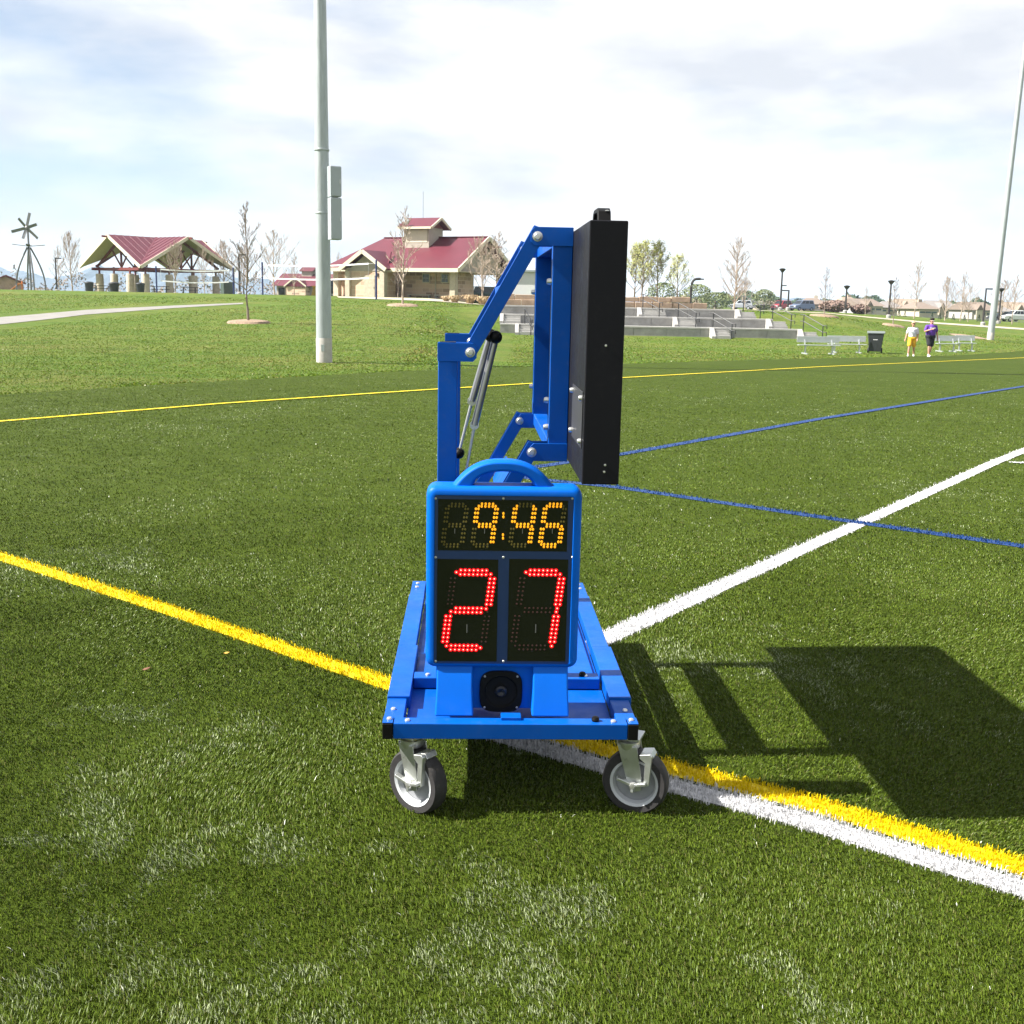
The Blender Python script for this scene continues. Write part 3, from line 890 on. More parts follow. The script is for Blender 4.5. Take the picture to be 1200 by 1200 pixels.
RR += [rring(-hw + i, hw - i, zB + i, zT - i, .030 - i * .5, VB + BT - d) for i, d in reversed(bz)]
rings(mb, RR, True, True)
mb.build('housing', M_plastic, sb, True)
# handle: crescent with a flat-bottomed opening
mb = MB()
hL, hz = sl(528, 569, VB + .05); hR_ = sl(651, 569, VB + .05)[0]; htop = sl(588, 538.5, VB + .05)[1]
oL = sl(556, 560, VB + .05)[0]; oR = sl(624, 560, VB + .05)[0]; oT = sl(588, 551.5, VB + .05)[1]; hb = zT - .012
n = 24
outer = [(hL + (hR_ - hL) * k / n, hb + (htop - hb) * (1 - abs(2 * k / n - 1) ** 2.6)) for k in range(n + 1)]
inner = [(oL + (oR - oL) * (.5 - .5 * math.cos(PI * k / n)), (zT + .001) + (oT - zT - .001) * (max(0, math.sin(PI * k / n)) ** .95)) for k in range(n + 1)]
vs = []; fs = []
dv = [(.020, .35), (.032, 0), (.078, 0), (.090, .35)]
prof = []
for i in range(n + 1):
    o = Vector(outer[i]); q = Vector(inner[i])
    for (v, ins) in dv:
        a = o.lerp(q, ins * .5); b = q.lerp(o, ins * .4)
        vs += [(a.x, VB + v, a.y), (b.x, VB + v, b.y)]
# order around: outer v0..v3 then inner v3..v0
ordr = [0, 2, 4, 6, 7, 5, 3, 1]
for i in range(n):
    for k in range(8):
        a, b = ordr[k], ordr[(k + 1) % 8]
        fs.append((i * 8 + a, i * 8 + b, (i + 1) * 8 + b, (i + 1) * 8 + a))
fs.append(tuple(ordr)); fs.append(tuple(n * 8 + k for k in reversed(ordr)))
mb.add(vs, fs)
mb.build('carry_handle', M_plastic, sb, True, .005)
# display windows
bez = MB().box(w0, w1, VB + .0055, VB + .0075, wz0, wz1).build('bezel', M_navy, sb)
def win(x0, y0, x1, y1):
    a, b = sl(x0, y1); c, d = sl(x1, y0)
    return MB().box(a, c, VB + .0035, VB + .0053, b, d).build('display_window', M_smoke, sb)
wt = win(513, 587, 666, 645); wl_ = win(511.5, 656, 584, 775); wr = win(594.5, 656, 666, 775)
for px in (510.5, 590, 671):
    for py in (584.5, 653.5, 775.5):
        u, z = sl(px, py)
        MB().lathe([(.0042, 0), (.0042, -.0015), (.0028, -.003), (.0005, -.0032)], 10, 'y', (u, VB + .0053, z)).build('window_screw', M_bolt, sb, True)

SEG = {'8': 'abcdefg', '9': 'abcfg', '4': 'bcfg', '6': 'acdefg', '2': 'abdeg', '7': 'abc'}
def digit_pts(ch, cx, cz, w, h, gap, nh, nv):
    """lit and unlit dot places of a slanted seven segment digit with double dot rows"""
    seg = {}
    x0, x1 = -w / 2, w / 2; zt_, zb_ = h / 2, -h / 2
    def hrow(z): 
        return [(x0 + gap * 1.6 + (w - gap * 3.2) * k / (nh - 1), z + s * gap / 2) for k in range(nh) for s in (-1, 1)]
    def vrow(x, za, zb2):
        return [(x + s * gap / 2, za + (zb2 - za) * k / (nv - 1)) for k in range(nv) for s in (-1, 1)]
    m = gap * 1.5
    seg['a'] = hrow(zt_) ; seg['g'] = hrow(0); seg['d'] = hrow(zb_)
    seg['b'] = vrow(x1, zt_ - m, m) + [(x1 - gap * .5, zt_ - gap * .4)]
    seg['f'] = vrow(x0, zt_ - m, m) + [(x0 + gap * .5, zt_ - gap * .4)]
    seg['c'] = vrow(x1, -m, zb_ + m) + [(x1 - gap * .1, -gap * .35)]
    seg['e'] = vrow(x0, -m, zb_ + m) + [(x0 + gap * .5, zb_ + gap * .4)]
    if ch == '2': seg['b'] += [(x1 - gap * .5, gap * .4)]; seg['e'] += [(x0 + gap * .5, -gap * .35)]; seg['a'] += [(x0 + gap * .6, zt_)]; seg['d'] += [(x1 - gap * .6, zb_)]
    if ch == '7': seg['a'] += [(x0 + gap * .6, zt_)]; seg['b'] += [(x1, gap * .5)]; seg['c'] += [(x1, zb_ + gap * .4)]
    if ch in '96': seg['g'] += []
    sh = .115
    f = lambda L: [(cx + x + sh * z, cz + z) for x, z in L]
    on = []; off = []
    for k, v in seg.items(): (on if k in SEG.get(ch, '') else off).extend(f(v))
    return on, off
def dots(pts, r, y, depth, name, m, parent, sq=1.0, kind='stuff'):
    mb = MB()
    for x, z in pts:
        vs = [(x, y - depth, z)]; k_ = 8
        for j in range(k_): vs.append((x + r * sq * math.cos(2 * PI * j / k_), y, z + r / sq * math.sin(2 * PI * j / k_)))
        for j in range(k_): vs.append((x + r * .7 * sq * math.cos(2 * PI * j / k_), y - depth * .8, z + r / sq * .7 * math.sin(2 * PI * j / k_)))
        mb.add(vs, [(1 + j, 1 + (j + 1) % k_, 9 + (j + 1) % k_, 9 + j) for j in range(k_)] + [(9 + j, 9 + (j + 1) % k_, 0) for j in range(k_)])
    o = mb.build(name, m, parent, True)
    if kind: o['kind'] = kind
    return o
YF = VB + .0034
pxm = sl(600, 650)[0] - sl(599, 650)[0]; pzm = sl(590, 649)[1] - sl(590, 650)[1]
for ch, px in ((' ', 533), ('9', 568), ('4', 612.5), ('6', 647.5)):
    cx, cz = sl(px, 616)
    on, off = digit_pts(ch, cx, cz, 22.5 * pxm, 47 * pzm, 3.0 * pxm, 4, 4)
    if on: dots(on, .0043, YF, .0010, 'lit_amber_digit', M_amber, wt, .9)
    dots(off, .0036, YF, .0006, 'unlit_amber_dots', M_ledoff, wt, .9)
    MB().box(cx - .001, cx + .001, YF - .0004, YF, cz - .026, cz - .010).build('board_mark', M_print, wt)
dots([sl(590, 602), sl(590, 606), sl(589.5, 627), sl(589.5, 631)], .0042, YF, .0010, 'lit_amber_colon', M_amber, wt, .8)
for ch, px, wn_ in (('2', 549, wl_), ('7', 630, wr)):
    cx, cz = sl(px, 715.5)
    on, off = digit_pts(ch, cx, cz, 46 * pxm, 90 * pzm, 5.0 * pxm, 7, 7)
    dots(on, .0072, YF, .0010, 'lit_red_digit', M_red, wn_)
    dots(on, .0024, YF - .0009, .0009, 'lit_red_digit_core', M_redcore, wn_)
    dots(off, .0032, YF, .0006, 'unlit_red_dots', M_ledoffred, wn_)
    MB().box(cx - .006, cx - .003, YF - .0004, YF, cz - .075, cz - .047).build('board_mark', M_print, wn_)
# foot with the horn bay
fL, fR = sl(511.5, 815)[0], sl(665, 815)[0]; rL, rR = sl(553.5, 815)[0], sl(624, 815)[0]
zt2 = zB + .012
for a, b in ((fL, rL), (rR, fR)):
    mb = MB(); vs = []
    for (z, v0, e) in ((0, .058, .004), (zt2 * .5, .082, .0), (zt2, .112, .0)):
        vs += [(a - e, v0, z), (b + e, v0, z), (b + e, .30, z), (a - e, .30, z)]
    fs = [(0, 3, 2, 1), (8, 9, 10, 11)]
    for i in (0, 1):
        for k in range(4): fs.append((i * 4 + k, i * 4 + (k + 1) % 4, i * 4 + 4 + (k + 1) % 4, i * 4 + 4 + k))
    mb.add(vs, fs)
    mb.build('foot', M_plastic, sb, True, .006, 3)
MB().box(rL - .002, rR + .002, .136, .299, 0, zt2).build('foot_bay', M_plastic, sb, False, .003)
hc = sl(587, 811, .12); hr = .070
mb = MB(); RR = []
def squircle(r, y, n=40, p=3.6):
    out = []
    for k in range(n):
        t = 2 * PI * k / n; c, s_ = math.cos(t), math.sin(t)
        q = (abs(c) ** p + abs(s_) ** p) ** (-1 / p); out.append((hc[0] + r * q * c, y, hc[1] + r * q * s_ * 1.0))
    return out
rings(mb, [squircle(hr * .98, .1355), squircle(hr, .130), squircle(hr, .124), squircle(hr * .96, .121), squircle(hr * .78, .121, p=2), squircle(hr * .70, .129, p=2), squircle(hr * .30, .132, p=2)], False, True)
horn = mb.build('horn', M_blackplastic, sb, True)
MB().lathe([(.020, .131), (.019, .122), (.013, .117), (.006, .119), (.001, .123)], 20, 'y', (hc[0], 0, hc[1])).build('horn_cone', M_cone, horn, True)
for sx in (-1, 1):
    for sz in (-1, 1):
        MB().lathe([(.0038, .121), (.0038, .1195), (.0025, .118), (.0005, .1178)], 10, 'y', (hc[0] + sx * hr * .76, 0, hc[1] + sz * hr * .76)).build('horn_screw', M_bolt, horn, True)

#@@SETTING@@
# ------------------------------------------------------------------ the park around
def stand(px, py, Y):
    x = at(px, py, Y).x
    return Vector((x, Y, g(x, Y)))
def strip(name, L, lift, material, label, w=None):
    """paved strip from pairs of edge points (left, right)"""
    vs = []; fs = []; n = 40
    rows = []
    for i in range(len(L) - 1):
        (a0, b0), (a1, b1) = L[i], L[i + 1]
        for k in range(n):
            t = k / n; rows.append((a0.lerp(a1, t), b0.lerp(b1, t)))
    rows.append(L[-1])
    for a, b in rows:
        for k in range(5):
            q = a.lerp(b, k / 4); vs.append((q.x, q.y, g(q.x, q.y) + lift))
    fs = [(5 * i + k, 5 * i + k + 1, 5 * i + 6 + k, 5 * i + 5 + k) for i in range(len(rows) - 1) for k in range(4)]
    me = bpy.data.meshes.new(name); me.from_pydata(vs, [], fs); me.materials.append(material)
    return struct(link(me, name), label)
def V2(px, py): p = hit(px, py); return Vector((p.x, p.y))
def XY(x, y): return Vector((x, y))
PATH = [V2(*q) for q in ((-60, 383), (0, 376), (100, 366), (200, 360), (285, 355.7))]
strip('path', [(V2(-60, 389), V2(-60, 378)), (V2(0, 380.5), V2(0, 372)), (V2(100, 369), V2(100, 363.5)), (V2(200, 361.5), V2(200, 358.5)), (V2(285, 356.5), V2(285, 355))], .02, M_path, 'grey concrete path curving across the lawn on the left')

# mountains
rg = random.Random(3)
def ridge(name, x0, x1, Y, prof, depth):
    n = 120; vs = []; fs = []
    for i in range(n + 1):
        t = i / n; x = x0 + (x1 - x0) * t
        h = np.interp(t, [p[0] for p in prof], [p[1] for p in prof]) * (1 + .10 * math.sin(i * .9) + .07 * math.sin(i * 2.3 + 1) + rg.uniform(-.05, .05))
        vs += [(x, Y - depth, 0), (x, Y - depth * .45, h * .55 * (1 + rg.uniform(-.1, .1))), (x, Y, h), (x, Y + depth, 0)]
    for i in range(n):
        for k in range(3): fs.append((4 * i + k, 4 * i + 4 + k, 4 * i + 5 + k, 4 * i + 1 + k))
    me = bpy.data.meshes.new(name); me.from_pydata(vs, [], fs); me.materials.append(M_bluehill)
    return struct(link(me, name), 'far blue mountains on the horizon')
MY = 3600
k_ = MY / FPX
xa, xb = at(-250, 340, MY).x, at(420, 345, MY).x
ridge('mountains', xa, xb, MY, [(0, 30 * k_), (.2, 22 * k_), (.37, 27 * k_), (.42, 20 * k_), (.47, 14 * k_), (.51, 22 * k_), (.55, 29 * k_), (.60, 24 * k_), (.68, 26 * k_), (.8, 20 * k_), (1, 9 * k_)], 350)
xa, xb = at(420, 345, 3000).x, at(1500, 360, 3000).x
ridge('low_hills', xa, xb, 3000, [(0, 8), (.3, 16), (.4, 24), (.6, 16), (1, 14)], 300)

# grass blades and straw flecks standing in the lawn
NG = 260000
yy = 15 * (100 / 15) ** rng.random(NG)
xx = (rng.random(NG) * 2 - 1) * (.52 * yy + 3)
zz = gv(xx, yy); aa = xx / yy
ok = (yy > ye_v(xx) + .05) & ~((yy > 70.5) & (yy < 81) & (aa > -.03) & (aa < .275)) & (yy < 90)
for P0_, P1_ in zip(PATH[:-1], PATH[1:]):
    d_ = P1_ - P0_; t_ = np.clip(((xx - P0_.x) * d_.x + (yy - P0_.y) * d_.y) / d_.length_squared, 0, 1)
    ok &= np.hypot(xx - P0_.x - d_.x * t_, yy - P0_.y - d_.y * t_) > 3.4
xx, yy, zz = xx[ok], yy[ok], zz[ok]; NG = len(xx)
hg = (.012 + .022 * rng.random(NG)) * (yy / 50) ** .5; wg = (.018 + .035 * rng.random(NG)) * (yy / 50) ** .7
ag = rng.normal(0, .7, NG); lx = rng.normal(0, .5, NG) * hg; ly = rng.normal(0, .5, NG) * hg
Vg = np.empty((NG, 3, 3)); Vg[:, 0] = np.stack([xx - wg * np.cos(ag), yy - wg * np.sin(ag), zz - .01], 1); Vg[:, 1] = np.stack([xx + wg * np.cos(ag), yy + wg * np.sin(ag), zz - .01], 1); Vg[:, 2] = np.stack([xx + lx, yy + ly, zz + hg], 1)
cg = np.stack([.088 + .06 * rng.random(NG), .150 + .06 * rng.random(NG), .012 + .012 * rng.random(NG)], 1)
nb_ = vnoise(xx, yy, .25, 21) * .6 + vnoise(xx, yy, 1.1, 22) * .4
dry = rng.random(NG) < np.clip((nb_ - .45) * 1.6, .02, .6)
cg[dry] = np.array([.21, .19, .06]) * (.7 + .5 * rng.random(dry.sum()))[:, None]
fl = rng.random(NG) < .006
cg[fl] = np.array([.45, .42, .30])
me = bpy.data.meshes.new('lawn_grass'); me.vertices.add(NG * 3); me.vertices.foreach_set('co', Vg.astype(np.float32).ravel())
me.loops.add(NG * 3); me.loops.foreach_set('vertex_index', np.arange(NG * 3, dtype=np.int32)); me.polygons.add(NG); me.polygons.foreach_set('loop_start', (np.arange(NG) * 3).astype(np.int32)); me.update(calc_edges=True)
ca_ = me.color_attributes.new('Col', 'FLOAT_COLOR', 'POINT'); cc = np.ones((NG, 3, 4), np.float32); cc[:, :, :3] = cg[:, None, :] * .9; ca_.data.foreach_set('color', cc.ravel())
me.materials.append(M_lawnblade); lg = link(me, 'lawn_grass'); lg['kind'] = 'stuff'; lg['label'] = 'green and straw blades of the lawn'

# ---------------- trees
def tree_meshes(seed, h, r0, nb, up, spread, twig=.02, leaves=0, leafsize=.12, first=.22, lean=0.0, k1=7, k2=4):
    rn = random.Random(seed)
    tk = MB(); cr = MB(); tips = []
    n = 9; pts = []; rad = []; x = y = 0
    for i in range(n + 1):
        t = i / n; x += rn.uniform(-.012, .012) * h + lean * h / n; y += rn.uniform(-.012, .012) * h
        pts.append(Vector((x if i else 0, y if i else 0, h * t))); rad.append(r0 * (1 - .88 * t) + .008)
    pts[0].x = pts[0].y = 0
    tk.tube(pts, rad, 8)
    def trunk_at(t):
        f = t * n; i = min(n - 1, int(f)); return pts[i].lerp(pts[i + 1], f - i), rad[i] + (rad[i + 1] - rad[i]) * (f - i)
    def limb(p, d, L, r, lvl):
        m = 4; P = [p]; rr = [r]; q = p.copy(); dd = d.copy()
        for i in range(m):
            dd = (dd + Vector((rn.uniform(-.16, .16), rn.uniform(-.16, .16), rn.uniform(-.02, .18) * up))).normalized()
            q = q + dd * (L / m); P.append(q.copy()); rr.append(max(twig * .45, r * (1 - .8 * (i + 1) / m)))
        cr.tube(P, rr, 5 if lvl == 0 else 3, False)
        if lvl >= 2: tips.append(P[-1]); tips.append(P[-2]); return
        for k in range(k1 if lvl == 0 else k2):
            t = .25 + .72 * (k + rn.random()) / (k1 if lvl == 0 else k2)
            f = t * m; i = min(m - 1, int(f)); b = P[i].lerp(P[i + 1], f - i)
            az = rn.uniform(0, 2 * PI)
            nd = (dd + Vector((math.cos(az), math.sin(az), .25)) * rn.uniform(.5, .95)).normalized()
            limb(b, nd, L * rn.uniform(.28, .5) * (1.2 - .5 * t), max(twig * .7, rr[i] * .6), lvl + 1)
        tips.append(P[-1])
    for k in range(nb):
        t = first + (.97 - first) * (k + rn.random() * .8) / nb
        p, r = trunk_at(t); az = k * 2.4 + rn.uniform(-.5, .5)
        el = R(rn.uniform(38, 58)) * (.75 + .5 * t)
        d = Vector((math.cos(az) * math.cos(el), math.sin(az) * math.cos(el), math.sin(el)))
        L = h * spread * (1.05 - t) ** .75 * rn.uniform(.75, 1.15) * (min(1, (t - first + .12) * 6))
        limb(p, d, L, max(twig, r * .55), 0)
    lf = None
    if leaves:
        lf = MB()
        for k in range(leaves):
            p = rn.choice(tips) + Vector((rn.gauss(0, .16), rn.gauss(0, .16), rn.gauss(0, .16)))
            a = Vector((rn.gauss(0, 1), rn.gauss(0, 1), rn.gauss(0, 1))).normalized(); b = a.orthogonal().normalized(); s_ = leafsize * rn.uniform(.6, 1.3)
            lf.add([p - a * s_, p + b * s_ * .5, p + a * s_, p - b * s_ * .5], [(0, 1, 2, 3)])
    return tk, cr, lf
TPRO = {}
def tree_proto(key, bark, leafm=None, **kw):
    tk, cr, lf = tree_meshes(**kw)
    TPRO[key] = (tk.mesh('trunk', bark, True), cr.mesh('crown', bark, True), lf.mesh('leaves', leafm) if lf else None, kw['h'])
def tree(key, pos, H, label, group, name='bare_tree', rot=0.0, mulch=0, sx=1.0, mpx=0):
    tm, cm, lm, h = TPRO[key]
    e = thing(name, label, 'tree', pos - Vector((0, 0, .03)), rot, group)
    s_ = H / h
    for me_, nm in ((tm, 'trunk'), (cm, 'crown'), (lm, 'leaves')):
        if not me_: continue
        o = link(me_, nm, e); o.scale = (s_ * sx, s_ * sx, s_)
        if nm == 'leaves': o['kind'] = 'stuff'
    if mulch:
        rn = random.Random(int(pos.x * 100)); mb = MB(); n = 22; vs = [(0, 0, .16)]
        for ring, hh in ((.55, .13), (.85, .08), (1.0, -.1)):
            for k in range(n):
                t = 2 * PI * k / n; r_ = mulch * ring * (1 + rn.uniform(-.08, .08)); X, Y_ = r_ * math.cos(t), r_ * math.sin(t) * .9
                c_, s__ = math.cos(rot), math.sin(rot)
                zz = g(pos.x + X * c_ - Y_ * s__, pos.y + X * s__ + Y_ * c_) - pos.z + .03
                vs.append((X, Y_, hh + zz))
        fs = [(0, 1 + k, 1 + (k + 1) % n) for k in range(n)]
        for q in range(2):
            for k in range(n): fs.append((1 + q * n + k, 1 + (q + 1) * n + k, 1 + (q + 1) * n + (k + 1) % n, 1 + q * n + (k + 1) % n))
        mo = mb.add(vs, fs).build('mulch_ring', M_mulch, None, True); mo.location = pos
        mo.rotation_euler = (0, 0, rot)
        tag(mo, 'brown mulch ring ' + {291: 'under the slim tree left of the light pole', 472: 'under the tree before the red-roofed building', 966: 'under the tree above the terrace end', 1047: 'under the tree behind the person in white'}[mpx], 'mulch', 'mulch rings under young trees')
    return e
tree_proto('slim', M_bark, seed=4, h=7.0, r0=.075, nb=22, up=.8, spread=.34, twig=.022, first=.25, k1=6, k2=4)
tree_proto('slim2', M_barkpale, seed=9, h=7.0, r0=.075, nb=24, up=.8, spread=.36, twig=.024, k1=6, k2=4)
tree_proto('bushy', M_barkpale, seed=12, h=6.0, r0=.09, nb=22, up=.9, spread=.60, twig=.026, first=.16, k1=8, k2=4)
tree_proto('bushy2', M_barkpale, seed=21, h=6.0, r0=.08, nb=18, up=1.0, spread=.68, twig=.024, first=.12, k1=7, k2=4)
tree_proto('poplar', M_barkpale, seed=33, h=11.0, r0=.15, nb=46, up=.8, spread=.42, twig=.032, first=.08, k1=7, k2=4)
tree_proto('leafy', M_bark, M_leafy, seed=41, h=8.0, r0=.13, nb=20, up=1.2, spread=.52, twig=.032, first=.24, leaves=2300, leafsize=.10)
tree_proto('leafy2', M_bark, M_leafy, seed=47, h=8.0, r0=.12, nb=18, up=1.2, spread=.55, twig=.032, first=.22, leaves=1700, leafsize=.10)
GT = 'bare young trees in the park'
def tr(key, px, ybase, ytop, Y, label, **kw):
    p = stand(px, ybase, Y); zt_ = at(px, ytop, Y).z
    return tree(key, p, zt_ - p.z, label, kw.pop('group', GT), mpx=px, **kw)
tr('slim', 291, 378, 237, 60, 'bare young tree on a mulch ring left of the light pole', rot=.6, mulch=1.25)
tr('slim2', 472, 356, 243, 82, 'bare young tree on a mulch ring in front of the red-roofed building', rot=2.0, mulch=1.3)
tr('bushy', 85, 344, 274, 135, 'pale bare tree just right of the windmill sculpture', rot=.3, sx=.8)
tr('slim2', 70, 344, 288, 140, 'thin bare tree beside the low lamp near the windmill', rot=1.3)
tr('bushy2', 322, 346, 275, 118, 'wide bare tree between the two volleyball nets', rot=.9)
tr('bushy', 262, 345, 284, 130, 'bare tree behind the green utility box', rot=2.9)
tr('bushy', 286, 346, 288, 135, 'bare tree behind the slim tree left of the pole', rot=4.0)
tr('slim2', 345, 346, 296, 150, 'thin bare tree above the far small red roof', rot=1.9)
tr('bushy', 206, 346, 285, 104, 'bare pale tree in front of the open pavilion', rot=5.0, sx=.8)
tr('bushy2', 240, 346, 292, 106, 'low bare tree in front of the pavilion gable', rot=.2, sx=.7)
tr('bushy', 565, 347, 280, 93, 'white-barked bare tree before the building gable', rot=1.1, sx=.9)
tr('slim2', 580, 347, 272, 97, 'tall bare tree right of the building gable', rot=2.6, sx=1.6)
tr('slim', 466, 347, 300, 97, 'small bare tree against the building porch', rot=3.3)
tr('slim2', 398, 347, 296, 112, 'thin bare tree just right of the light pole', rot=.4)
GL = 'trees coming into pale leaf behind the terraces'
tr('leafy', 744, 352, 290, 92, 'yellow-green leafing tree right beside the black panel', group=GL, name='leafing_tree', rot=.5)
tr('leafy2', 751, 352, 285, 90, 'second yellow-green tree from the black panel', group=GL, name='leafing_tree', rot=2.0)
tr('leafy', 769, 352, 286, 91, 'fullest yellow-green tree behind the stone wall', group=GL, name='leafing_tree', rot=3.6)
tr('leafy2', 793, 353, 300, 93, 'yellow-green tree beside the curved street lamp', group=GL, name='leafing_tree', rot=1.1)
tr('poplar', 860, 360, 278, 100, 'large bare pointed tree right of the curved street lamp', group='bare trees beyond the terraces', rot=.7)
tr('bushy2', 873, 360, 328, 102, 'low spreading bare tree above the silver car', group='bare trees beyond the terraces', rot=1.7, sx=1.3)
GR = 'bare trees on the right-hand bank'
for key, px, yb, yt, Y, lab, mu in (('slim', 966, 373, 313, 84, 'bare tree on a mulch ring above the right end of the terraces', 1.2),
        ('slim2', 1014, 370, 335, 120, 'small thin bare tree between the two plain lamp posts', 0),
        ('slim', 1047, 381, 325, 85, 'bare tree with a mulch ring behind the person in white', 1.0),
        ('slim2', 1071, 375, 305, 112, 'tallest bare tree behind the two people', 0),
        ('bushy', 1107, 376, 326, 115, 'forked bare tree behind the far pair of benches', 0),
        ('slim2', 1125, 377, 318, 118, 'slim bare tree second left of the right lamp post', 0),
        ('bushy2', 1134, 378, 335, 116, 'leaning bare tree next to the right lamp post', 0),
        ('slim2', 1186, 380, 322, 120, 'bare tree right of the tall right pole', 0),
        ('bushy', 1172, 380, 330, 125, 'faint bare tree hidden partly by the right pole', 0)):
    tr(key, px, yb, yt, Y, lab, group=GR, rot=px * .7, mulch=mu)
p = stand(1135, 385, 88)

# bare mulch patch on the right bank
def disc(name, p, rx, ry, m, lab, cat):
    mb = MB(); n = 24; vs = [(0, 0, g(p.x, p.y) - p.z + .09)]
    for q, hh in ((.6, .08), (1, .02)):
        for k in range(n):
            t = 2 * PI * k / n; x, y = rx * q * math.cos(t), ry * q * math.sin(t); vs.append((x, y, g(p.x + x, p.y + y) - p.z + hh))
    fs = [(0, 1 + k, 1 + (k + 1) % n) for k in range(n)] + [(1 + k, 1 + n + k, 1 + n + (k + 1) % n, 1 + (k + 1) % n) for k in range(n)]
    o = mb.add(vs, fs).build(name, m, None, True); o.location = p
    return tag(o, lab, cat)
disc('mulch_bed', stand(1135, 386, 82), 1.1, 2.2, M_mulch, 'bare brown mulch bed on the right-hand grass bank', 'mulch')

# shrubs and conifers
def clump(name, p, w, h, m, lab, cat, grp, seed, blades=260, cone=False, straw=False):
    rn = random.Random(seed); mb = MB(); e = thing(name, lab, cat, p - Vector((0, 0, .02)), 0, grp)
    mb2 = MB(); mb2.tube([(0, 0, 0), (0, 0, h * .5)], [w * .05, w * .02], 5); mb2.build('stem', M_bark, e)
    for k in range(blades):
        if straw:
            az = rn.uniform(0, 2 * PI); r_ = rn.random() * w * .2; l_ = h * rn.uniform(.7, 1.1); sp = rn.uniform(.2, 1.0) * w * .5
            a = Vector((r_ * math.cos(az), r_ * math.sin(az), 0)); b = Vector((sp * math.cos(az), sp * math.sin(az), l_ * .9)); c = Vector((1.25 * sp * math.cos(az), 1.25 * sp * math.sin(az), l_ * .6))
            t = Vector((-math.sin(az), math.cos(az), 0)) * .035
            mb.add([a - t, a + t, b + t, b - t, c], [(0, 1, 2, 3), (3, 2, 4)])
        else:
            z = rn.random() ** .8 * h; rr = w / 2 * ((1 - z / h) if cone else math.sqrt(max(.05, 1 - (2 * z / h - 1) ** 2))) * rn.uniform(.55, 1.05) + .02
            az = rn.uniform(0, 2 * PI); c = Vector((rr * math.cos(az), rr * math.sin(az), z + .05))
            a = Vector((rn.gauss(0, 1), rn.gauss(0, 1), rn.gauss(0, 1))).normalized(); b = a.orthogonal().normalized(); s_ = min(w * .07, .13) * rn.uniform(.6, 1.4)
            mb.add([c - a * s_, c + b * s_ * .7, c + a * s_, c - b * s_ * .7], [(0, 1, 2, 3)])
    f = mb.build('foliage', m, e); f['kind'] = 'stuff'
    return e
for i, (px, w) in enumerate(((533, 1.0), (551, 1.25), (566, 1.2), (523, .8))):
    clump('ornamental_grass', stand(px, 349, 92 + (i % 2)), w * 1.1, .62 * w, M_straw, ['straw-coloured grass clump at the foot of the corner column', 'largest straw grass clump right of the corner column', 'straw grass clump under the white-barked tree', 'small straw grass clump left of the corner column'][i], 'plant', 'dry ornamental grasses by the building', i, 300, straw=True)
for i, (px, yt, Y, lab) in enumerate(((1021, 365, 128, 'small conifer left of the central lamp post'), (1053, 363, 126, 'taller conifer right of the central lamp post'), (1060, 365, 127, 'second conifer right of the central lamp post'),
        (1092, 367, 122, 'small conifer right of the person in purple'), (1101, 367, 120, 'widest conifer above the far benches'), (1117, 368, 124, 'small conifer above the far bench end'), (1130, 369, 126, 'low conifer left of the right lamp post'), (1147, 369, 123, 'low conifer at the foot of the right lamp post'))):
    p = stand(px, 375, Y); h = at(px, yt, Y).z - p.z
    clump('conifer', p, h * .62, max(h, .7), M_green, lab, 'shrub', 'small conifers along the far walk', 40 + i, 420, cone=True)
for i, (px, w, h, Y, lab) in enumerate(((978, 3.4, 1.25, 125, 'wide reddish bare shrub left of the first plain lamp post'), (1008, 2.0, 1.0, 125, 'smaller reddish shrub right of the first plain lamp post'))):
    clump('bare_shrub', stand(px, 368, Y), w, h, M_brush, lab, 'shrub', 'reddish bare shrubs', 60 + i, 1500)
M_lime = mat('light_green_leaf', (.15, .18, .07), .8, var=.3, vscale=2)
for i, (px, w, h, Y, lab) in enumerate(((816, 5, 3.6, 170, 'light green bush right of the curved street lamp'), (776, 5, 3.6, 165, 'light green bush behind the leafing trees'), (838, 6, 2.6, 180, 'olive bush behind the small white car'), (895, 4, 3.4, 190, 'yellow-green bush between silver and red cars'))):
    clump('leafy_bush', stand(px, 356, Y), w, h, M_lime, lab, 'bush', 'green bushes beyond the car park', 70 + i, 1600)
# far dark wood on the skyline
mb = MB(); rn = random.Random(8)
for k in range(6000):
    px = rn.uniform(770, 1210); Y = rn.uniform(300, 430); b = at(px, 352, Y); hgt = (3.2 + 1.3 * math.sin(px * .045) + .7 * math.sin(px * .21)) * rn.random() ** .5
    c = Vector((b.x, Y, g(b.x, Y) + hgt)); a = Vector((rn.gauss(0, 1), rn.gauss(0, 1), rn.gauss(0, 1))).normalized(); q = a.orthogonal().normalized(); s_ = rn.uniform(.35, .9)
    mb.add([c - a * s_, c + q * s_ * .8, c + a * s_, c - q * s_ * .8], [(0, 1, 2, 3)])
fw = mb.build('far_wood', M_green); fw['kind'] = 'stuff'; fw['label'] = 'dark line of far trees behind the cars and houses'
mb = MB()
for k in range(3000):
    px = rn.uniform(-60, 330); Y = rn.uniform(210, 300); b = at(px, 345, Y); hgt = (2.6 + 1.6 * math.sin(px * .09) + .8 * math.sin(px * .4)) * rn.random() ** .6
    c = Vector((b.x, Y, g(b.x, Y) + max(.1, hgt))); a = Vector((rn.gauss(0, 1), rn.gauss(0, 1), rn.gauss(0, 1))).normalized(); q = a.orthogonal().normalized(); s_ = rn.uniform(.12, .32)
    mb.add([c - a * s_, c + q * s_ * .6, c + a * s_, c - q * s_ * .6], [(0, 1, 2, 3)])
fw = mb.build('far_brush', M_bark); fw['kind'] = 'stuff'; fw['label'] = 'faint brown brush along the skyline behind the pavilion'

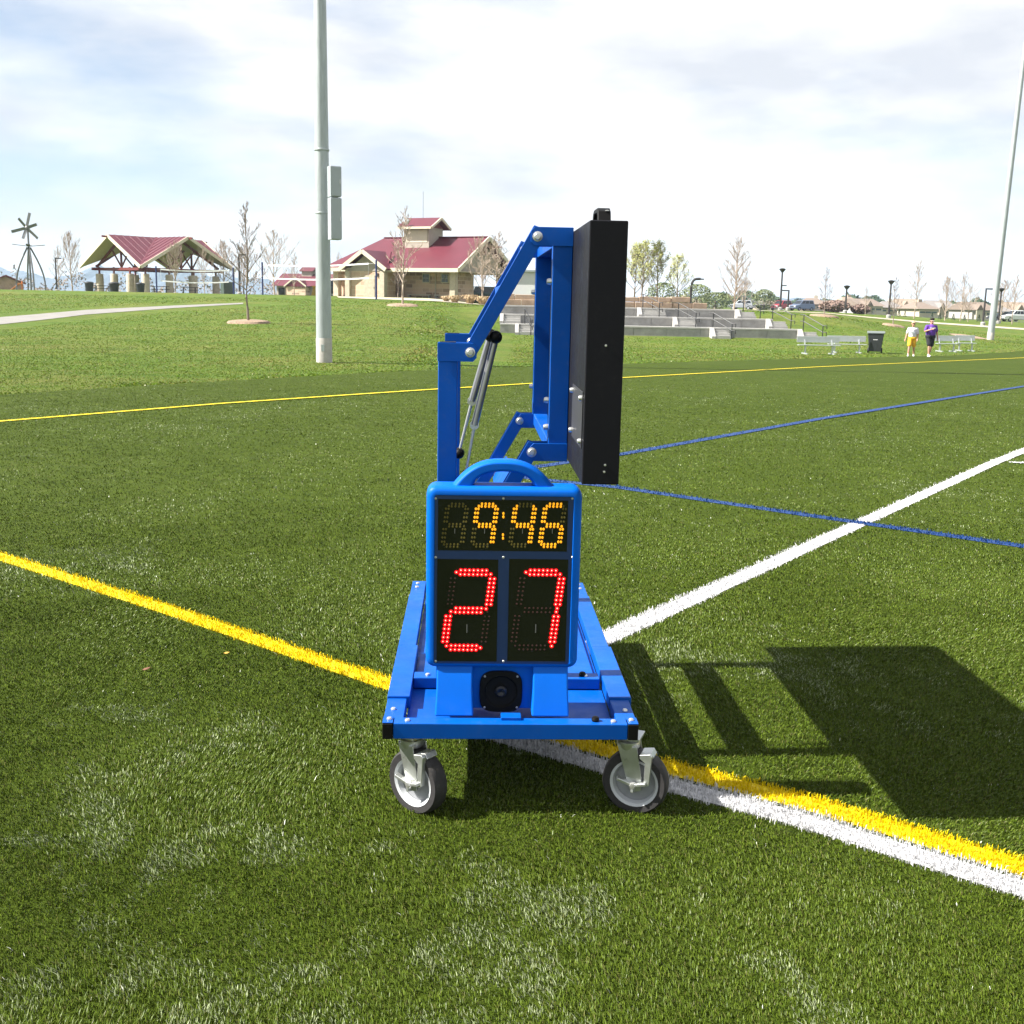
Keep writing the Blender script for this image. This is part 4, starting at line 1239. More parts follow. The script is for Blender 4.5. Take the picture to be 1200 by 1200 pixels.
# ---------------- light poles
def pole(name, px, ybase, Y, r_bot, H, lab, taper=.5, boxes=False, conc=.9):
    p = stand(px, ybase, Y)
    e = thing(name, lab, 'light pole', p, 0, 'tall sports field light poles')
    MB().lathe([(r_bot * 1.03, -.3), (r_bot * 1.03, conc), (r_bot * .99, conc + .02)], 28).build('concrete_base', M_concbase, e, True)
    MB().lathe([(r_bot, conc + .0), (r_bot * (1 - (1 - taper) * .5), H * .5), (r_bot * taper, H)], 28).build('shaft', M_galv, e, True)
    if boxes:
        for k, (y0, y1) in enumerate(((197, 232.5), (233.5, 282))):
            z1 = at(393, y0, Y).z - p.z; z0 = at(393, y1, Y).z - p.z
            x0 = at(384, 240, Y).x - p.x; x1 = at(403, 240, Y).x - p.x
            ee = bpy.data.objects.new('control_box', None); COL.objects.link(ee); ee.parent = e
            ee.location = ((x0 + x1) / 2 + .03, -.44, 0); ee.rotation_euler = (0, 0, R(28))
            w = .155
            MB().box(-w, w, -.15, .16, z0, z1).build('cabinet', M_boxgrey, ee, False, .01)
            MB().box(-w - .012, w + .012, -.166, -.152, z0 + .02, z1 - .02).build('cabinet_door', M_boxgrey, ee, False, .006)
            MB().box(w - .05, w - .03, -.184, -.1665, (z0 + z1) / 2 - .06, (z0 + z1) / 2 + .06).build('latch', M_bolt, ee)
        for z in (2.4, 4.4, 6.2): MB().lathe([(r_bot * .93, z - .03), (r_bot * .95, z - .02), (r_bot * .95, z + .02), (r_bot * .93, z + .03)], 28).build('strap', M_galv, e, True)
        MB().box(-.05, .05, -r_bot - .012, -r_bot + .02, .35, .55).build('hand_hole_cover', M_galv, e, False, .004)
    # floodlight crossarm far above
    MB().box(-1.6, 1.6, -.08, .08, H - .4, H - .25).build('crossarm', M_galv, e)
    for k in range(5):
        x = -1.4 + .7 * k
        MB().lathe([(.08, .1), (.30, -.30), (.31, -.34)], 14, 'y', (x, -.2, H - .6)).build('floodlight', M_boxgrey, e, True)
    return e
pole('light_pole', 380, 424, 34, .235, 21, 'tall galvanised light pole carrying two grey boxes on the left', boxes=True, conc=.72)
rp = pole('light_pole', 1160, 402, 80, .235, 24, 'tall leaning pale light pole at the right edge', conc=.5)
rp.rotation_euler = (0, R(1.2), 0)

def lamp(px, yb, yt, Y, lab, style, side=1):
    p = stand(px, yb, Y); H = at(px, yt, Y).z - p.z
    e = thing('lamp_post', lab, 'lamp post', p, 0, 'dark lamp posts around the park')
    if style == 'curve':
        pts = [(0, 0, 0), (0, 0, H * .72)] + [(side * H * .16 * (1 - math.cos(t)), 0, H * .72 + H * .26 * math.sin(t)) for t in (.4, .8, 1.2, 1.55)] + [(side * H * .30, 0, H * .985)]
        MB().tube(pts, .10, 8).build('post', M_lamp, e, True)
        MB().box(min(side * H * .28, side * H * .40), max(side * H * .28, side * H * .40), -.14, .14, H * .955, H * .995).build('lamp_head', M_lamp, e, False, .02)
    else:
        MB().tube([(0, 0, 0), (0, 0, H)], [.11, .075], 8).build('post', M_lamp, e, True)
        if style == 'arm':
            MB().box(min(-.05, side * .7), max(.05, side * .7), -.1, .1, H - .02, H + .10).build('lamp_head', M_lamp, e, False, .02)
        else:
            MB().lathe([(.10, H - .25), (.30, H), (.32, H + .08), (.05, H + .16)], 12).build('lamp_head', M_lamp, e, True)
        if style == 'double':
            MB().box(0, .5, -.06, .06, H * .60, H * .60 + .1).build('side_lamp', M_lamp, e, False, .02)
    MB().lathe([(.22, -.1), (.22, .25), (.13, .32)], 12).build('footing', M_conc, e, True)
    return e
lamp(67, 344, 303, 130, 'square-headed lamp post right of the windmill sculpture', 'arm')
lamp(281, 346, 299, 112, 'lamp post with short arm left of the slim tree', 'arm')
lamp(415, 346, 314, 125, 'short lamp post seen beyond the building entrance', 'arm', -1)
lamp(809, 355, 326, 88, 'curved-neck street lamp behind the terraces', 'curve')
lamp(914, 364, 316, 110, 'tall lamp post with two heads beside the red car', 'double')
lamp(923, 364, 341, 112, 'short lamp post just right of the two-headed one', 'arm', -1)
lamp(990, 370, 336, 112, 'first plain lamp post right of the blue-grey van', 'top')
lamp(1041, 374, 330, 105, 'tall plain lamp post behind the person in white', 'top')
lamp(1152, 377, 339, 105, 'lamp post with arm left of the right pole', 'arm')
lamp(1170, 377, 339, 118, 'thin lamp post just right of the right pole', 'top')

# ---------------- pavilion
PS = 11.8
pv = thing('picnic_pavilion', 'open picnic pavilion with red cross-gabled roof on tan columns', 'pavilion', stand(167, 346, 122), R(51.0))
ez, pz = 2.95, 6.35
C_ = (PS / 2, PS / 2, pz)
cor = [(0, 0), (PS, 0), (PS, PS), (0, PS)]
pk = [(PS / 2, -.25), (PS + .25, PS / 2), (PS / 2, PS + .25), (-.25, PS / 2)]
th = .22
for i in range(4):
    for (c0, p0) in ((cor[i], pk[i]), (cor[(i + 1) % 4], pk[i])):
        cx_ = PS / 2 + (c0[0] - PS / 2) * 1.04; cy_ = PS / 2 + (c0[1] - PS / 2) * 1.04
        T = [(cx_, cy_, ez), (p0[0], p0[1], pz), C_]
        mb = MB(); mb.mi = 0
        mb.add(T + [(a, b, c - th) for a, b, c in T], [(0, 1, 2)])
        mb.mi = 1; mb.add(T + [(a, b, c - th) for a, b, c in T], [(3, 5, 4), (0, 3, 4, 1), (1, 4, 5, 2), (2, 5, 3, 0)])
        rf = mb.build('roof_panel', [M_redroof, M_soffit], pv)
        # standing seams
        P0 = Vector(T[0]); P1 = Vector(T[1]); P2 = Vector(T[2])
        for k in range(1, 7):
            a = P1.lerp(P2, k / 7) + Vector((0, 0, .02))
            b = P0.lerp(P2, k / 7) + Vector((0, 0, .02))
            MB().bar(a, b, .05, .06).build('roof_seam', M_redroof, rf)
        # cream fascia along the gable edge
        out = Vector((0, -1, 0)) if i == 0 else Vector((1, 0, 0)) if i == 1 else Vector((0, 1, 0)) if i == 2 else Vector((-1, 0, 0))
        MB().bar(P0 + out * .06 - Vector((0, 0, .12)), P1 + out * .06 - Vector((0, 0, .12)), .10, .34).build('fascia', M_cream, pv)
for i in range(4):
    a = Vector((PS / 2, PS / 2, pz)); b = Vector((PS / 2 + (cor[i][0] - PS / 2) * 1.04, PS / 2 + (cor[i][1] - PS / 2) * 1.04, ez))
    MB().bar(a + Vector((0, 0, .03)), b + Vector((0, 0, .03)), .22, .06).build('valley_flashing', M_redroof, pv)
ins = 1.3
cols = [(ins, ins), (PS - ins, ins), (PS - ins, PS - ins), (ins, PS - ins), (PS / 2 - 1.6, ins), (PS / 2 + 1.6, ins), (ins, PS / 2 - 1.6), (ins, PS / 2 + 1.6), (PS - ins, PS / 2), (PS / 2, PS - ins)]
for x, y in cols:
    MB().lathe([(.42, -.2), (.42, 2.05), (.36, 2.15)], 14, 'z', (x, y, 0)).build('column', M_colmn, pv, True)
    MB().box(x - .08, x + .08, y - .08, y + .08, 2.12, 2.9).build('steel_post', M_redtrim, pv)
for a, b in (((ins - .9, ins), (PS - ins + .9, ins)), ((ins - .9, PS - ins), (PS - ins + .9, PS - ins)), ((ins, ins - .9), (ins, PS - ins + .9)), ((PS - ins, ins - .9), (PS - ins, PS - ins + .9))):
    MB().bar((a[0], a[1], 2.68), (b[0], b[1], 2.68), .22, .30).build('tie_beam', M_redtrim, pv)
for i in range(4):      # gable trusses
    pa = Vector((pk[i][0], pk[i][1], 0)); inn = (Vector((PS / 2, PS / 2, 0)) - pa).normalized() * 1.55
    q = pa + inn; side = Vector((-inn.y, inn.x, 0)).normalized()
    MB().bar(q + Vector((0, 0, 2.7)), q + Vector((0, 0, pz - .4)), .18, .18).build('king_post', M_redtrim, pv)
    for s_ in (-1, 1):
        MB().bar(q + Vector((0, 0, pz - .42)), q + side * s_ * (PS / 2 - ins + .4) + Vector((0, 0, 2.95)), .16, .24).build('rafter', M_redtrim, pv)
        MB().bar(q + Vector((0, 0, 2.85)), q + side * s_ * 1.7 + Vector((0, 0, 4.7)), .12, .14).build('brace', M_redtrim, pv)
    MB().bar(pa - inn * .45 + Vector((0, 0, pz - .22)), q + Vector((0, 0, pz - .30)), .16, .2).build('ridge_beam', M_redtrim, pv)
pp = pv.location
strip('pavilion_walk', [(XY(at(80, 346, 108).x, 108), XY(at(80, 346, 110).x, 111)), (XY(at(420, 346, 108).x, 104), XY(at(420, 346, 110).x, 107))], .03, M_walk, 'pale sandy walk in front of the pavilion')
# picnic tables
for i, (px, Y, lab) in enumerate(((121, 119, 'dark picnic table between the left pavilion columns'), (188, 116, 'picnic table left of the middle of the pavilion'), (222, 118, 'picnic table at the right of the pavilion'))):
    e = thing('picnic_table', lab, 'picnic table', stand(px, 346, Y), R(20), 'picnic tables in the pavilion')
    MB().box(-.9, .9, -.38, .38, .70, .76).build('table_top', M_lamp, e)
    for s_ in (-1, 1):
        MB().box(-.9, .9, s_ * .72 - .14, s_ * .72 + .14, .42, .47).build('seat', M_lamp, e)
        MB().prism([(-.78, 0), (-.70, 0), (-.22, .70), (-.30, .70)], s_ * .6 - .04, s_ * .6 + .04, 'yz').build('leg', M_lamp, e)
        MB().prism([(.78, 0), (.70, 0), (.22, .70), (.30, .70)], s_ * .6 - .04, s_ * .6 + .04, 'yz').build('leg', M_lamp, e)
for px, Y, w, lab in ((105, 112, .42, 'dark litter bin left of the first pavilion column'), (134, 112, .46, 'dark litter bin with raised lid between pavilion columns'), (165, 112, .42, 'dark litter bin at the front pavilion corner')):
    e = thing('litter_bin', lab, 'litter bin', stand(px, 345, Y), 0, 'litter bins around the pavilion')
    MB().lathe([(w * .82, 0), (w, .85), (w * 1.05, .88)], 16).build('body', M_bin, e, True)
    MB().lathe([(w * 1.06, .88), (w * 1.0, .95), (w * .5, 1.02), (.01, 1.03)], 16).build('lid', M_bin, e, True)
e = thing('utility_box', 'dark green utility cabinet behind the left volleyball net', 'utility box', stand(267, 346, 108), R(35))
MB().box(-.55, .55, -.45, .45, -.05, 1.12).build('cabinet', M_util, e, False, .02)
MB().box(-.58, .58, -.48, .48, 1.122, 1.18).build('lid', M_util, e, False, .02)
MB().box(-.70, .70, -.60, .60, -.1, .03).build('pad', M_conc, e)

# ---------------- volleyball nets
def net(lab, pxa, pxb, Y0, Y1, y_top, y_bot, posts, ya=346):
    a = stand(pxa, ya, Y0); b = stand(pxb, ya, Y1)
    e = thing('volleyball_net', lab, 'net', a, 0, 'volleyball nets')
    D = b - a; D.z = 0
    zt_ = at(pxa, y_top, Y0).z - a.z; zb_ = at(pxa, y_bot, Y0).z - a.z
    for t in posts:
        MB().lathe([(.075, -.2), (.075, zt_ + .25), (.04, zt_ + .29)], 10, 'z', tuple(D * t)).build('post', M_navypost, e, True)
    n = 12; t0, t1 = .06, .94
    sag = lambda t: -.12 * math.sin(PI * (t - t0) / (t1 - t0))
    for nm, z in (('top_tape', zt_), ('bottom_tape', zb_)):
        mb = MB(); 
        for i in range(n):
            q0 = t0 + (t1 - t0) * i / n; q1 = t0 + (t1 - t0) * (i + 1) / n
            mb.bar(D * q0 + Vector((0, 0, z + sag(q0))), D * q1 + Vector((0, 0, z + sag(q1))), .012, .11)
        mb.build(nm, M_net, e)
    for t in (t0, t1): MB().bar(D * t + Vector((0, 0, zb_)), D * t + Vector((0, 0, zt_)), .06, .012, up=(1, 0, 0)).build('side_tape', M_net, e)
    mb = MB()
    for i in range(80):
        t = t0 + (t1 - t0) * i / 79; mb.bar(D * t + Vector((0, 0, zb_ + sag(t))), D * t + Vector((0, 0, zt_ + sag(t))), .006, .006)
    o = mb.build('net_cords', M_cord, e); o['kind'] = 'stuff'
    for t, q in ((0, t0), (1, t1)):
        for z in (zt_, zb_): MB().bar(D * t + Vector((0, 0, z)), D * q + Vector((0, 0, z)), .012, .012).build('guy_rope', M_net, e)
net('left volleyball net with navy posts in front of the pavilion', 184, 274, 104, 103, 315.5, 329, (0.0, 1.0))
net('right volleyball net with navy posts passing behind the light pole', 308, 441, 100, 88, 311, 326, (0.0, 1.0), 347)

# ---------------- windmill sculpture
p = stand(37, 344, 150); H = at(37, 255, 150).z - p.z
e = thing('windmill_sculpture', 'tall steel windmill sculpture on four curved legs at far left', 'sculpture', p)
zr = H * .60
for k in range(4):
    a = R(35 + 90 * k); pts = []
    for i in range(9):
        t = i / 8; r_ = .18 + 1.62 * math.sin(min(1, 1.15 * (1 - t)) * PI / 2); pts.append((r_ * math.cos(a), r_ * math.sin(a), zr * t))
    MB().tube(pts, .11, 8).build('leg', M_windm, e, True)
    b = R(20 + 90 * k)
    MB().bar((.15 * math.cos(b), .15 * math.sin(b), zr + .15), (2.0 * math.cos(b), 2.0 * math.sin(b), zr + .35), .5, .07).build('lower_vane', M_windm, e)
MB().tube([(0, 0, 0), (0, 0, H * .86)], .13, 8).build('mast', M_windm, e, True)
MB().lathe([(.12, -.35), (.30, -.2), (.28, .2), (.1, .3)], 12, 'y', (0, -.1, H * .86)).build('rotor_hub', M_windm, e, True)
for k in range(6):
    a = R((18, 72, 128, 196, 250, 318)[k]); d = Vector((math.cos(a), -.12, math.sin(a)))
    MB().bar(Vector((0, -.3, H * .86)) + d * .25, Vector((0, -.3, H * .86)) + d * (1.5 + .5 * (k % 2)), .38, .05, up=(.3, 1, .3)).build('rotor_blade', M_windm, e)
e = thing('play_hut', 'low brown play hut roof at the far left edge', 'play equipment', stand(8, 345, 160), R(25))
MB().prism([(-2.2, 0), (2.2, 0), (2.2, 1.1), (0, 2.0), (-2.2, 1.1)], -1.5, 1.5, 'xz').build('hut', M_sand, e)
MB().prism([(-2.5, 1.0), (0, 2.05), (2.5, 1.0), (2.5, 1.15), (0, 2.25), (-2.5, 1.15)], -1.8, 1.8, 'xz').build('roof', M_redtrim, e)
e = thing('play_slide', 'small orange play slide at the far left', 'slide', stand(19, 345, 155), R(15))
MB().prism([(-.9, 0), (-.7, 0), (.5, .95), (.9, .95), (.9, 1.1), (.45, 1.1)], -.35, .35, 'xz').build('chute', M_orange, e, False, .03)
for y in (-.3, .3): MB().tube([(.8, y, 0), (.8, y, 1.4)], .05, 6).build('leg', M_orange, e, True)

# ---------------- main building with red roof
BL, BW = 13.2, 9.6
bpz = stand(533, 348, 100)
bd = thing('park_building', 'tan block park building with red metal roof and small cupola', 'building', bpz, R(-27))
ez, rz = 2.75, 5.75
ov = .75
# walls
MB().box(-BL, -8.2, .9, BW - .4, -.4, ez + .1).build('block_wall', M_brick, bd)
MB().box(-8.2, -.9, 2.2, 5.0, -.4, ez + .1).build('block_wall', M_brick, bd)
MB().box(-8.2, -3.4, 5.002, BW - .4, -.4, ez + .1).build('block_wall', M_brick, bd)
for x, y in ((-.28, .28), (-.28, BW - .5), (-BL + .3, .3)):
    MB().box(x - .28, x + .28, y - .28, y + .28, -.4, ez - .02).build('corner_column', M_colmn, bd, False, .02)
# porch windows
for x in (-4.3, -2.3):
    w = MB().box(x - .42, x + .42, 2.12, 2.195, 1.55, 2.40).build('window', M_cream, bd, False, .01)
    for i in (0, 1):
        for j in (0, 1):
            MB().box(x - .34 + .35 * i, x - .34 + .35 * i + .32, 2.10, 2.118, 1.63 + .36 * j, 1.63 + .36 * j + .33).build('pane', M_window, w)
MB().box(-3.36, -3.24, 2.13, 2.198, 0, ez).build('pilaster', M_colmn, bd)
for x0, x1 in ((-6.0, -3.5), (-3.1, -1.2)):
    b = MB().box(x0, x1, 1.55, 1.95, .42, .50).build('porch_bench', M_cream, bd)
    for x in (x0 + .2, x1 - .2): MB().box(x - .06, x + .06, 1.6, 1.9, -.02, .42).build('bench_leg', M_conc, b)
# main roof, long slopes
def slope(nm, P, m):
    P = [Vector(q) for q in P]; nrm = (P[1] - P[0]).cross(P[2] - P[0]).normalized() * .16
    if nrm.z < 0: nrm = -nrm
    mb = MB(); mb.add(P + [q - nrm for q in P], [tuple(range(len(P))), tuple(range(2 * len(P) - 1, len(P) - 1, -1))] + [(k, (k + 1) % len(P), len(P) + (k + 1) % len(P), len(P) + k) for k in range(len(P))])
    return mb.build(nm, m, bd)
hipx = 2.6
fr = slope('roof_slope', [(-BL - ov, -ov, ez), (ov, -ov, ez), (ov, BW / 2, rz), (-BL + hipx, BW / 2, rz)], M_redroof)
slope('roof_slope', [(-BL - ov, BW + ov, ez), (ov, BW + ov, ez), (ov, BW / 2, rz), (-BL + hipx, BW / 2, rz)], M_redroof)
slope('hip_end', [(-BL - ov, -ov, ez), (-BL - ov, BW + ov, ez), (-BL + hipx, BW / 2, rz)], M_redroof)
MB().bar((-BL + hipx, BW / 2, rz + .03), (ov, BW / 2, rz + .03), .3, .08).build('ridge_cap', M_redroof, bd)
MB().box(-BL - ov, ov + .02, -ov - .08, -ov + .02, ez - .30, ez + .03).build('eave_fascia', M_cream, bd)
MB().box(-BL - ov, ov, -ov + .03, BW + ov, ez - .26, ez - .20).build('soffit', M_soffit, bd)
for y0 in (-ov, BW + ov):
    MB().bar((ov + .06, y0, ez - .10), (ov + .06, BW / 2, rz - .10), .12, .36).build('gable_fascia', M_cream, bd)
MB().prism([(-.2, ez - .2), (BW + .2, ez - .2), (BW / 2, rz - .35)], -.10, .05, 'yz').build('gable_wall', M_stucco, bd)
MB().box(.06, .5, BW / 2 - .1, BW / 2 + .1, rz - 1.6, rz - .45).build('gable_bracket', M_redtrim, bd)
MB().bar((ov, BW / 2, rz - .9), (ov + 1.3, BW / 2 + .0, rz - .9), .1, .1).build('outrigger', M_redtrim, bd)
# entry gable
gx0, gx1 = -10.9, -6.6; gm = (gx0 + gx1) / 2; gz = 4.35
for s_, xe in ((-1, gx0 - .4), (1, gx1 + .4)):
    slope('entry_roof', [(xe, -1.6, ez - .05), (gm, -1.6, gz), (gm, 2.6, gz), (xe, 2.6 if s_ else 0, ez - .05)], M_redroof)
    MB().bar((xe, -1.66, ez - .17), (gm, -1.66, gz - .12), .12, .34).build('entry_fascia', M_cream, bd)
MB().prism([(gx0 + .1, ez - .25), (gx1 - .1, ez - .25), (gm, gz - .35)], -1.05, -.9, 'xz').build('entry_gable_wall', M_stucco, bd)
MB().box(gx0 + .2, gx1 - .2, -1.0, .895, -.4, ez - .26).build('entry_wall', M_bandbrick, bd)
for x in (gx0 + .25, gx1 - .25): MB().box(x - .25, x + .25, -1.3, -.8, -.4, ez - .27).build('entry_column', M_colmn, bd, False, .02)
d_ = MB().box(gm - .2, gm + .95, -1.06, -1.003, 0, 2.1).build('door', M_colmn, bd)
MB().box(gm + .80, gm + .88, -1.10, -1.062, 1.0, 1.12).build('handle', M_bolt, d_)
MB().box(gx1 - .95, gx1 - .78, -1.12, -1.003, 2.0, 2.3).build('wall_lamp', M_lamp, bd)
# cupola
cx0, cx1 = -7.1, -4.5; cy0, cy1 = BW / 2 - 1.9, BW / 2 + .6
MB().box(cx0, cx1, cy0, cy1, rz - 1.3, rz + .85).build('cupola_wall', M_stucco, bd)
MB().box(cx0 + .18, cx1 - .18, cy0 - .03, cy0 + .01, rz - .55, rz + .55).build('cupola_louvre', M_cream, bd)
ym = (cy0 + cy1) / 2
for s_, ye in ((-1, cy0 - .5), (1, cy1 + .5)):
    slope('cupola_roof', [(cx0 - .55, ye, rz + .82), (cx1 + .55, ye, rz + .82), (cx1 + .55, ym, rz + 1.75), (cx0 - .55, ym, rz + 1.75)], M_redroof)
    MB().bar((cx1 + .6, ye, rz + .74), (cx1 + .6, ym, rz + 1.66), .10, .22).build('cupola_fascia', M_cream, bd)
MB().box(cx0 - .55, cx1 + .55, cy0 - .58, cy0 - .50, rz + .64, rz + .84).build('cupola_eave', M_cream, bd)
MB().prism([(cy0, rz + .8), (cy1, rz + .8), (ym, rz + 1.5)], cx1 - .05, cx1 + .08, 'yz').build('cupola_gable', M_redtrim, bd)
MB().lathe([(.02, -.1), (.28, 0), (.30, .02)], 12, 'y', (cx0 + .5, cy0 - .5, rz + 1.3)).build('satellite_dish', M_boxgrey, bd, True)
MB().tube([(cx0 + 1.2, ym, rz + 1.6), (cx0 + 1.2, ym, rz + 4.1)], .03, 5).build('antenna', M_boxgrey, bd)
MB().bar((-7.2, .6, ez + 1.0), (-7.0, .2, ez + .5), .1, .5).build('vent_pipe', M_redroof, bd)
MB().tube([(-6.9, -.3, ez + .15), (-7.5, 1.2, ez + 1.5)], .09, 6).build('roof_pipe', M_redroof, bd, True)
strip('building_walk', [(XY(at(392, 348, 92).x, 94), XY(at(392, 348, 97).x, 98)), (XY(at(480, 348, 92).x, 91.5), XY(at(480, 348, 97).x, 97)), (XY(at(600, 350, 90).x, 90), XY(at(600, 350, 96).x, 95.5))], .03, M_walk, 'pale walk in front of the red-roofed building')

# far small building with red roof
sm = thing('small_building', 'small far building with red roofs seen left of the light pole', 'building', stand(352, 347, 190), R(-20))
MB().box(-4.6, 4.6, 0, 6, -.5, 2.0).build('wall', M_stucco, sm)
MB().prism([(-.8, 1.8), (6.8, 1.8), (3, 3.9)], -5.2, 5.4, 'yz').build('roof', M_redroof, sm)
MB().prism([(-2.0, 1.7), (2.0, 1.7), (0, 3.1)], -1.6, 2.5, 'xz').build('entry_roof', M_redroof, sm)
MB().prism([(-2.1, 1.6), (0, 3.05), (2.1, 1.6), (2.1, 1.85), (0, 3.3), (-2.1, 1.85)], -1.75, -1.61, 'xz').build('entry_fascia', M_cream, sm)
MB().prism([(-1.8, -.4), (1.8, -.4), (1.8, 1.65), (0, 2.9), (-1.8, 1.65)], -1.4, 0, 'xz').build('entry_wall', M_brick, sm)
MB().box(-1.0, .9, 2.2, 4.0, 3.2, 4.4).build('cupola_wall', M_stucco, sm)
MB().prism([(1.9, 4.3), (4.3, 4.3), (3.1, 5.0)], -1.4, 1.3, 'yz').build('cupola_roof', M_redroof, sm)
for x in (-3.6, 3.0): MB().box(x - .6, x + .6, -.06, -.003, .3, 1.5).build('opening', M_dark, sm)  # dark panels on the wall, painted shade of the inside
e = thing('yellow_sign', 'small yellow slide at the foot of the far small building', 'slide', stand(368, 347, 170), R(10))
MB().prism([(-.5, 0), (.5, 0), (.25, 1.5), (-.1, 1.5)], -.3, .3, 'xz').build('board', M_leafyel, e)
MB().box(-.3, .3, -.05, .05, 1.5, 1.7).build('cap', M_leafyel, e)
e.name = 'play_slide'

# white storage building seen between the arms
wb = thing('white_building', 'pale white-walled building seen between the blue arms and uprights', 'building', stand(606, 352, 118), R(-8))
MB().box(-1.4, 4.6, 0, 8, -.5, 3.4).build('wall', M_whitewall, wb)
MB().prism([(-.3, 3.4), (8.3, 3.4), (8.3, 3.6), (4, 4.2), (-.3, 3.6)], -1.7, 4.9, 'yz').build('roof', M_boxgrey, wb)
MB().box(2.2, 3.2, 1.0, 2.4, 4.0, 4.7).build('rooftop_unit', M_boxgrey, wb)
w = MB().box(.4, 1.2, -.05, -.003, .1, .9).build('window', M_cream, wb); MB().box(.48, 1.12, -.07, -.052, .18, .82).build('pane', M_window, w)

# ---------------- terraces
tz0 = -.45
def tX(px, Y, py=380): return at(px, py, Y).x
LV = [(72.0, .19, 939), (74.6, .77, 905), (77.2, 1.33, 868)]
te = thing('concrete_terraces', 'three long grey concrete seating terraces set into the grass bank', 'terrace', (tX(735, 72), 72.0, tz0))
ox = te.location.x
for k, (Y, z, pe) in enumerate(LV):
    x0 = tX(586, Y) - ox; x1 = tX(pe, Y) - ox; zz0 = (tz0 if k == 0 else LV[k - 1][1]) - .5 - tz0; zz1 = z - tz0
    y0 = Y - 72.0
    # wall panels with joints
    npan = 9
    tr_ = bpy.data.objects.new('tier', None); COL.objects.link(tr_); tr_.parent = te
    for i in range(npan):
        a = x0 + (x1 - x0) * i / npan; b = x0 + (x1 - x0) * (i + 1) / npan - .02
        MB().box(a, b, y0, y0 + .35, zz0, zz1 - .11).build('wall_panel', M_conc, tr_)
    MB().box(x0, x1 + .03, y0 - .04, y0 + .55, zz1 - .11, zz1).build('coping', M_conctop, tr_, False, .01)
    MB().box(x0, x1, y0 + .551, y0 + 2.55, zz0, zz1 - .03).build('tier_floor', M_path, tr_)
def stair(px0, px1, k):
    Y, z, _ = LV[k]; zb_ = tz0 if k == 0 else LV[k - 1][1]
    x0 = tX(px0, Y) - ox; x1 = tX(px1, Y) - ox; e = bpy.data.objects.new('stair', None); COL.objects.link(e); e.parent = te
    hs = (z - zb_) / 4
    for s_ in range(3):
        MB().box(x0, x1, Y - 72 - .35 * (3 - s_), Y - 72 - .35 * (2 - s_) + (0 if s_ < 2 else -.042), zb_ - tz0 - .1, zb_ - tz0 + hs * (s_ + 1)).build('step', M_conctop, e)
    MB().prism([(Y - 72 - 1.12, zb_ - tz0 - .1), (Y - 72 - .045, zb_ - tz0 - .1), (Y - 72 - .045, z - tz0 + .02), (Y - 72 - .3, z - tz0 + .02), (Y - 72 - 1.12, zb_ - tz0 + .12)], x0 - .24, x0 - .003, 'yz').build('cheek_wall', M_conc, e)
for a, b, k in ((836, 854, 0), (939, 956, 0), (792, 814, 1), (901, 919, 1), (750, 778, 2), (864, 882, 2), (608, 626, 0), (590, 610, 1)): stair(a, b, k)
def rail(px0, px1, k):
    Y, z, _ = LV[k]; zb_ = tz0 if k == 0 else LV[k - 1][1]
    xa = tX(px0, Y) - ox; xb = tX(px1, Y) - ox; ya, yb = Y - 72 + .3, Y - 72 - 1.15
    e = bpy.data.objects.new('handrail', None); COL.objects.link(e); e.parent = te
    A = Vector((xa, ya, z - tz0)); B = Vector((xb, yb, zb_ - tz0)); up = Vector((0, 0, .92))
    for P_ in (A, B): MB().tube([P_ - Vector((0, 0, .1)), P_ + up], .032, 6).build('post', M_rail, e, True)
    d = (B - A); d.z = 0; d.normalize()
    for f in (1.0, .55):
        MB().tube([A + up * f - d * .3, A + up * f, B + up * f, B + up * f + d * .32, B + up * (f - .22) + d * .32], .028, 6).build('rail', M_rail, e, True)
for a, b, k in ((753, 769.5, 2), (795, 812, 1), (836.5, 854, 0), (871, 886, 2), (906, 922, 1), (943, 959, 0), (615, 622, 0)): rail(a, b, k)
# sandstone block wall
sw = thing('stone_wall', 'low tan sandstone block wall on top of the terraces', 'wall', (tX(735, 80), 80.0, LV[2][1]))
rn = random.Random(5); ox2 = sw.location.x
for c in range(2):
    px = 590 - 4 * c
    while px < (822 - 26 * c):
        wpx = rn.uniform(15, 24); a = tX(px, 80) - ox2; b = tX(min(px + wpx, 828 - 20 * c), 80) - ox2 - .03
        MB().box(a, b, rn.uniform(-.05, .05) + .06 * c, 1.0, -.3 + .70 * c if c else -.6, .38 + rn.uniform(-.015, .015) if not c else .76 + rn.uniform(-.06, .05)).build('stone', M_sand, sw, False, .03)
        px += wpx
strip('bank_walk', [(XY(at(830, 362, 98).x, 97), XY(at(830, 362, 101).x, 100)), (XY(at(960, 366, 98).x, 97), XY(at(960, 366, 101).x, 100)), (XY(at(1065, 374, 100).x, 100), XY(at(1065, 374, 103).x, 103.5)), (XY(at(1230, 384, 100).x, 101), XY(at(1230, 384, 104).x, 104.5))], .03, M_walk, 'pale walk along the top of the right-hand bank')
strip('road', [(XY(at(800, 360, 190).x, 186), XY(at(800, 360, 212).x, 236)), (XY(at(1000, 368, 190).x, 180), XY(at(1000, 368, 212).x, 196)), (XY(at(1290, 384, 160).x, 164), XY(at(1290, 384, 170).x, 178))], .03, M_asph, 'asphalt car park and road beyond the bank')

